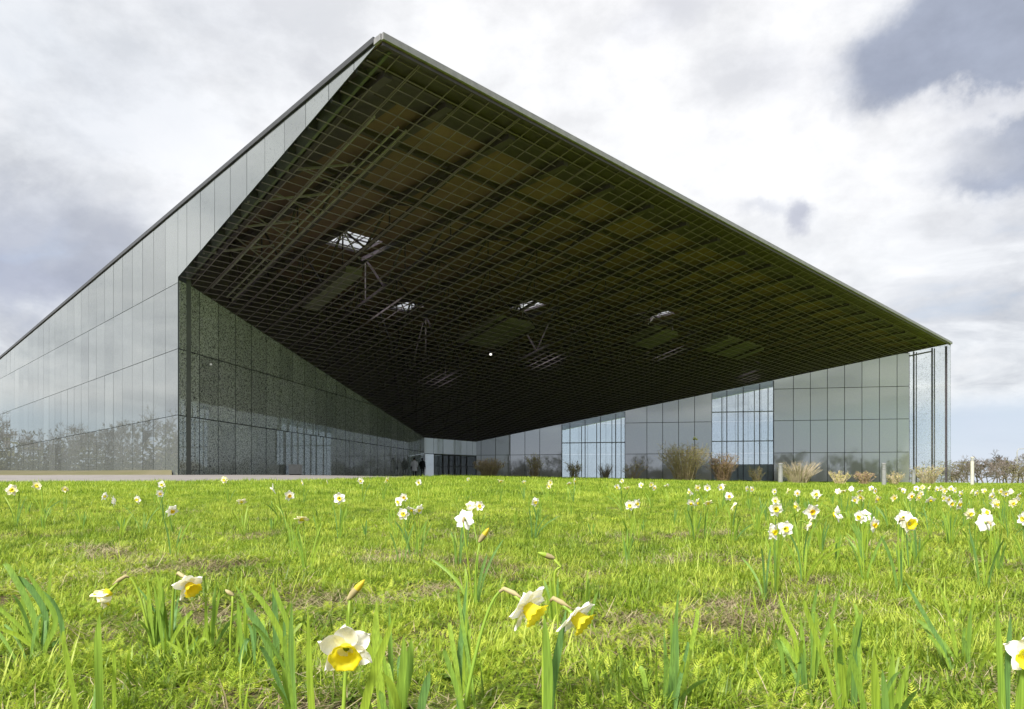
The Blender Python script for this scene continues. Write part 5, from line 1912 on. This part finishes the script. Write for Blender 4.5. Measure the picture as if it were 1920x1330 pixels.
# --- clumps of daffodil leaves without flowers
def leaf_clump(label, leaves, Y, group=None):
    L = [leaf_px(p, Y + o, w, dy, tw) for (p, w, o, dy, tw) in leaves]
    b = L[0][0][0]
    r = random.Random(int(b.x * 1000))
    for k in range(len(leaves) + 2):                      # thinner leaves filling the clump
        q = random.choice(L[:len(leaves)])[0]
        f0, tp = q[0], q[-1]
        f0 = f0 + Vector((r.gauss(0, .018), r.gauss(0, .03), 0)); f0.z = gz(f0.x, f0.y)
        tp = f0 + (tp - q[0]) * r.uniform(.32, .72) + Vector((r.gauss(0, .035), r.gauss(0, .05), 0))
        md = f0.lerp(tp, .5) + Vector((0, 0, .02))
        L.append((bez(f0, f0.lerp(md, .8) + Vector((0, 0, .03)), tp + Vector((r.gauss(0, .015), 0, r.uniform(-.01, .03))), tp, 9), r.uniform(.008, .014), r.uniform(-.7, .7)))
    B = Vector((b.x, b.y, gz(b.x, b.y)))
    t = thing('leaf_tuft', label, 'plant', B, group)
    for pts, w, tw in L:
        leaf_geo([p - B for p in pts], w, twist=tw, fold=.22).build('leaf', M['daf_leaf'], t, True)
    return t


leaf_clump('sprawling clump of bent blue-green leaves near the picture edge',
           [([(70, 1215), (62, 1150), (20, 1070), (5, 1058)], .020, 0, .02, .3), ([(80, 1215), (85, 1150), (50, 1095), (18, 1078)], .020, .02, 0, .2),
            ([(85, 1215), (105, 1160), (70, 1100), (45, 1062)], .019, -.02, 0, -.3), ([(95, 1212), (118, 1190), (100, 1130), (48, 1090)], .016, .03, 0, .2),
            ([(62, 1215), (42, 1180), (0, 1142), (-20, 1135)], .013, -.04, 0, .1), ([(75, 1215), (60, 1190), (45, 1150), (44, 1060)], .018, .05, 0, .2),
            ([(60, 1212), (30, 1190), (-10, 1176)], .014, -.06, 0, 0), ([(82, 1213), (90, 1130), (97, 1060)], .012, .08, 0, 0)], 2.02)
leaf_clump('single broad spoon-like leaf standing upright by the nodding cream daffodil', [([(178, 1480), (187, 1330), (186, 1260), (184, 1200), (187, 1150)], .0185, 0, 0, .15)], 1.42)
leaf_clump('upright leaf clump between the nodding cream daffodil and the bowed white one',
           [([(290, 1235), (284, 1180), (276, 1080)], .015, 0, .03, .2), ([(296, 1238), (298, 1180), (302, 1072)], .017, .02, .03, .1), ([(306, 1240), (312, 1170), (290, 1062)], .013, .05, .02, .3),
            ([(318, 1240), (322, 1170), (330, 1085)], .016, .03, 0, -.2), ([(310, 1240), (300, 1170), (289, 1098)], .012, -.03, 0, .2), ([(395, 1225), (387, 1180), (386, 1110)], .010, .02, 0, 0),
            ([(398, 1225), (400, 1170), (404, 1098)], .012, .04, 0, .1), ([(390, 1228), (405, 1150), (412, 1105)], .010, .06, 0, .1), ([(325, 1265), (345, 1230), (310, 1200)], .012, -.08, 0, .4),
            ([(340, 1270), (352, 1230), (372, 1192)], .013, -.08, 0, .2), ([(345, 1270), (340, 1225), (330, 1195)], .011, -.06, 0, .2)], 2.02)
leaf_clump('arching leaf clump with crossing split leaves before the small buds',
           [([(465, 1255), (452, 1200), (445, 1120)], .015, 0, 0, .2), ([(468, 1255), (462, 1190), (458, 1100)], .014, .04, 0, .2), ([(510, 1275), (500, 1200), (470, 1150), (462, 1140)], .020, -.1, 0, .3),
            ([(515, 1275), (505, 1215), (478, 1165), (440, 1095)], .016, -.05, 0, .2), ([(550, 1280), (530, 1200), (500, 1140), (462, 1095)], .017, -.1, 0, .2), ([(516, 1270), (518, 1200), (512, 1090)], .020, .05, .02, .5),
            ([(553, 1280), (548, 1200), (520, 1120), (508, 1092)], .014, -.1, 0, .2), ([(472, 1255), (478, 1200), (474, 1140)], .011, .05, 0, 0)], 1.88)
leaf_clump('tall pair of thin leaves close to the largest daffodil',
           [([(560, 1480), (552, 1330), (546, 1220), (547, 1125)], .013, 0, 0, .2), ([(553, 1480), (545, 1330), (538, 1280), (530, 1250)], .020, .03, 0, .3)], 1.42)
leaf_clump('fan of broad leaves beside and behind the largest daffodil',
           [([(722, 1420), (715, 1310), (705, 1210), (706, 1125)], .020, 0, .05, .2), ([(738, 1420), (734, 1300), (730, 1130)], .013, .05, .02, .1), ([(760, 1420), (752, 1330), (764, 1260), (772, 1195)], .023, -.03, 0, .3),
            ([(752, 1420), (746, 1330), (756, 1250), (757, 1190)], .017, -.05, 0, .1), ([(786, 1420), (790, 1330), (798, 1290), (806, 1258)], .018, -.05, 0, .1), ([(700, 1380), (700, 1260), (680, 1165)], .014, .3, 0, .2),
            ([(655, 1400), (650, 1250), (652, 1130)], .013, .4, 0, .1), ([(765, 1420), (740, 1300), (715, 1260)], .014, -.1, 0, 0)], 1.40)
leaf_clump('two long leaves rising below the single white daffodil seen from behind',
           [([(866, 1480), (862, 1330), (862, 1230), (876, 1085)], .015, 0, .1, .2), ([(880, 1480), (876, 1330), (878, 1230), (872, 1105)], .014, .06, .1, .2), ([(872, 1480), (868, 1290), (874, 1110), (872, 1060)], .011, .1, .05, 0)], 1.46)
leaf_clump('slim upright leaf group alone in the bare patch',
           [([(1250, 1380), (1258, 1290), (1262, 1230), (1272, 1105)], .017, 0, .03, .15), ([(1242, 1375), (1248, 1270), (1245, 1180)], .010, .02, 0, 0), ([(1262, 1380), (1262, 1270), (1258, 1145)], .012, .03, .02, .1),
            ([(1256, 1380), (1268, 1280), (1270, 1160)], .010, -.02, 0, 0)], 1.56)
leaf_clump('open clump of pointed leaves spreading like fingers',
           [([(1507, 1308), (1506, 1230), (1500, 1150)], .014, 0, .02, .1), ([(1520, 1298), (1524, 1230), (1523, 1160), (1534, 1090)], .015, .03, .05, .3), ([(1522, 1300), (1535, 1220), (1552, 1175), (1577, 1098)], .017, .03, .03, .2),
            ([(1504, 1305), (1490, 1200), (1470, 1150), (1459, 1112)], .014, .02, .05, .3), ([(1512, 1308), (1508, 1260), (1502, 1200)], .011, -.03, 0, 0)], 1.72)
leaf_clump('tall dark leaf clump with one leaf folded at the tip',
           [([(1592, 1480), (1582, 1310), (1568, 1210), (1552, 1145)], .016, 0, 0, .4), ([(1598, 1480), (1600, 1330), (1604, 1230), (1618, 1140)], .017, .04, 0, .2), ([(1604, 1480), (1603, 1300), (1600, 1170)], .013, .06, 0, .1),
            ([(1590, 1480), (1590, 1310), (1572, 1180)], .012, .08, 0, 0)], 1.50)
leaf_clump('four stout blue-green leaves cut by the lower picture edge',
           [([(1650, 1480), (1642, 1330), (1638, 1218)], .021, 0, 0, .1), ([(1662, 1480), (1660, 1330), (1654, 1255)], .015, -.03, 0, 0), ([(1664, 1480), (1666, 1330), (1675, 1216)], .021, .02, 0, .1),
            ([(1668, 1480), (1680, 1330), (1703, 1240)], .018, -.02, 0, .1)], 1.36)
leaf_clump('wide-spread clump with one long leaf leaning far aside',
           [([(1790, 1268), (1765, 1210), (1725, 1140), (1697, 1090)], .015, 0, .05, .3), ([(1795, 1270), (1790, 1210), (1778, 1150), (1760, 1090)], .014, .03, .05, .2), ([(1810, 1265), (1812, 1200), (1822, 1140), (1838, 1080)], .014, .03, .05, .3),
            ([(1812, 1268), (1816, 1200), (1820, 1140)], .016, -.02, 0, .2), ([(1800, 1268), (1790, 1210), (1780, 1150)], .013, .06, 0, .1)], 1.92)


# --- smaller leaf tufts farther out
def tuft(px, py, h_px, n, label, group, seed, splay=.3):
    r = random.Random(seed)
    g = px_ground(px, py); Y = g.y
    H = h_px / F * Y
    B = Vector(g)
    t = thing('leaf_tuft', label, 'plant', B, group)
    for i in range(n):
        a = r.uniform(0, 6.28); o = Vector((math.cos(a), math.sin(a), 0))
        L = H * r.uniform(.65, 1.05); ln = splay * r.uniform(.1, 1.0) * L
        b0 = o * r.uniform(0, .02)
        tip = b0 + o * ln + Vector((0, 0, L))
        pts = bez(b0, b0 + Vector((0, 0, L * .5)), tip - o * ln * .4 - Vector((0, 0, L * .2)), tip, 6)
        leaf_geo(pts, r.uniform(.009, .014), twist=r.uniform(-.5, .5)).build('leaf', M['daf_leaf'], t, True)
    return t


TU = [(1009, 985, 46, 7, 'compact tuft of dark leaves with a pale bud in mid-lawn'), (230, 1005, 40, 7, 'bent tuft of grey-green leaves in the half shade of taller grass'),
      (155, 1000, 42, 6, 'loose tuft of leaves below the side facade'), (598, 1010, 60, 6, 'thin tuft of upright leaves behind the drooping white daffodil'), (550, 1040, 70, 6, 'tall thin leaf tuft in front of the drooping white daffodil'),
      (858, 1065, 85, 6, 'tall loose leaf tuft around the single white daffodil stem'), (1175, 1060, 70, 5, 'tuft of narrow leaves below the yellow-eyed pair'), (1110, 1010, 32, 5, 'short dark leaf pair standing alone in the grass'),
      (1040, 1170, 105, 8, 'bushy leaf tuft behind the two yellow-trumpeted daffodils'), (1100, 1175, 100, 5, 'thin leaf tuft beside the curved green bud'), (1460, 1040, 45, 8, 'leaf tuft below the lowest flowers of the drift'),
      (1540, 1045, 70, 9, 'leaf tuft under the pale profile daffodil'), (1620, 1050, 75, 10, 'thick leaf tuft under the round-petalled daffodil'), (1720, 1070, 85, 10, 'thick leaf tuft under the close pair'),
      (1870, 1080, 95, 10, 'thick leaf tuft under the large reversed flower'), (1780, 1020, 60, 10, 'leaf tuft below the museum corner flowers'), (1690, 1010, 50, 8, 'leaf tuft behind the close pair'), (1420, 1000, 60, 7, 'leaf tuft at the near end of the drift'),
      (325, 1010, 45, 7, 'leaf tuft round the hanging orange-trumpeted daffodil'), (640, 985, 32, 7, 'leaf tuft under the open white daffodil with bright eye'), (1307, 1005, 48, 7, 'leaf tuft under the hanging white pair'),
      (300, 940, 30, 6, 'low leaf tuft before the paving corner')]
for k, (px, py, hp, n, lb) in enumerate(TU):
    tuft(px, py, hp, n, lb, 'leaf tufts among the daffodils', k + 50)
rr = random.Random(12)
for k in range(46):
    px = rr.uniform(1400, 1915); py = rr.uniform(935, 1000)
    n_ = rr.randint(5, 9)
    tuft(px, py, rr.uniform(18, 40) * (py - 900) / 60, n_, where('%s drift leaf tuft' % ('dense' if n_ > 6 else 'thin'), px, py, TUFT_ROWS), 'leaf tufts in the thick of the drift', 200 + k)
for k in range(26):
    px = rr.uniform(10, 1380); py = rr.uniform(925, 1010)
    n_ = rr.randint(3, 6)
    tuft(px, py, rr.uniform(14, 26) * (py - 895) / 60, n_, where('small %s leaf tuft' % ('dense' if n_ > 4 else 'thin'), px, py, TUFT_ROWS), 'leaf tufts scattered in the open lawn', 300 + k)
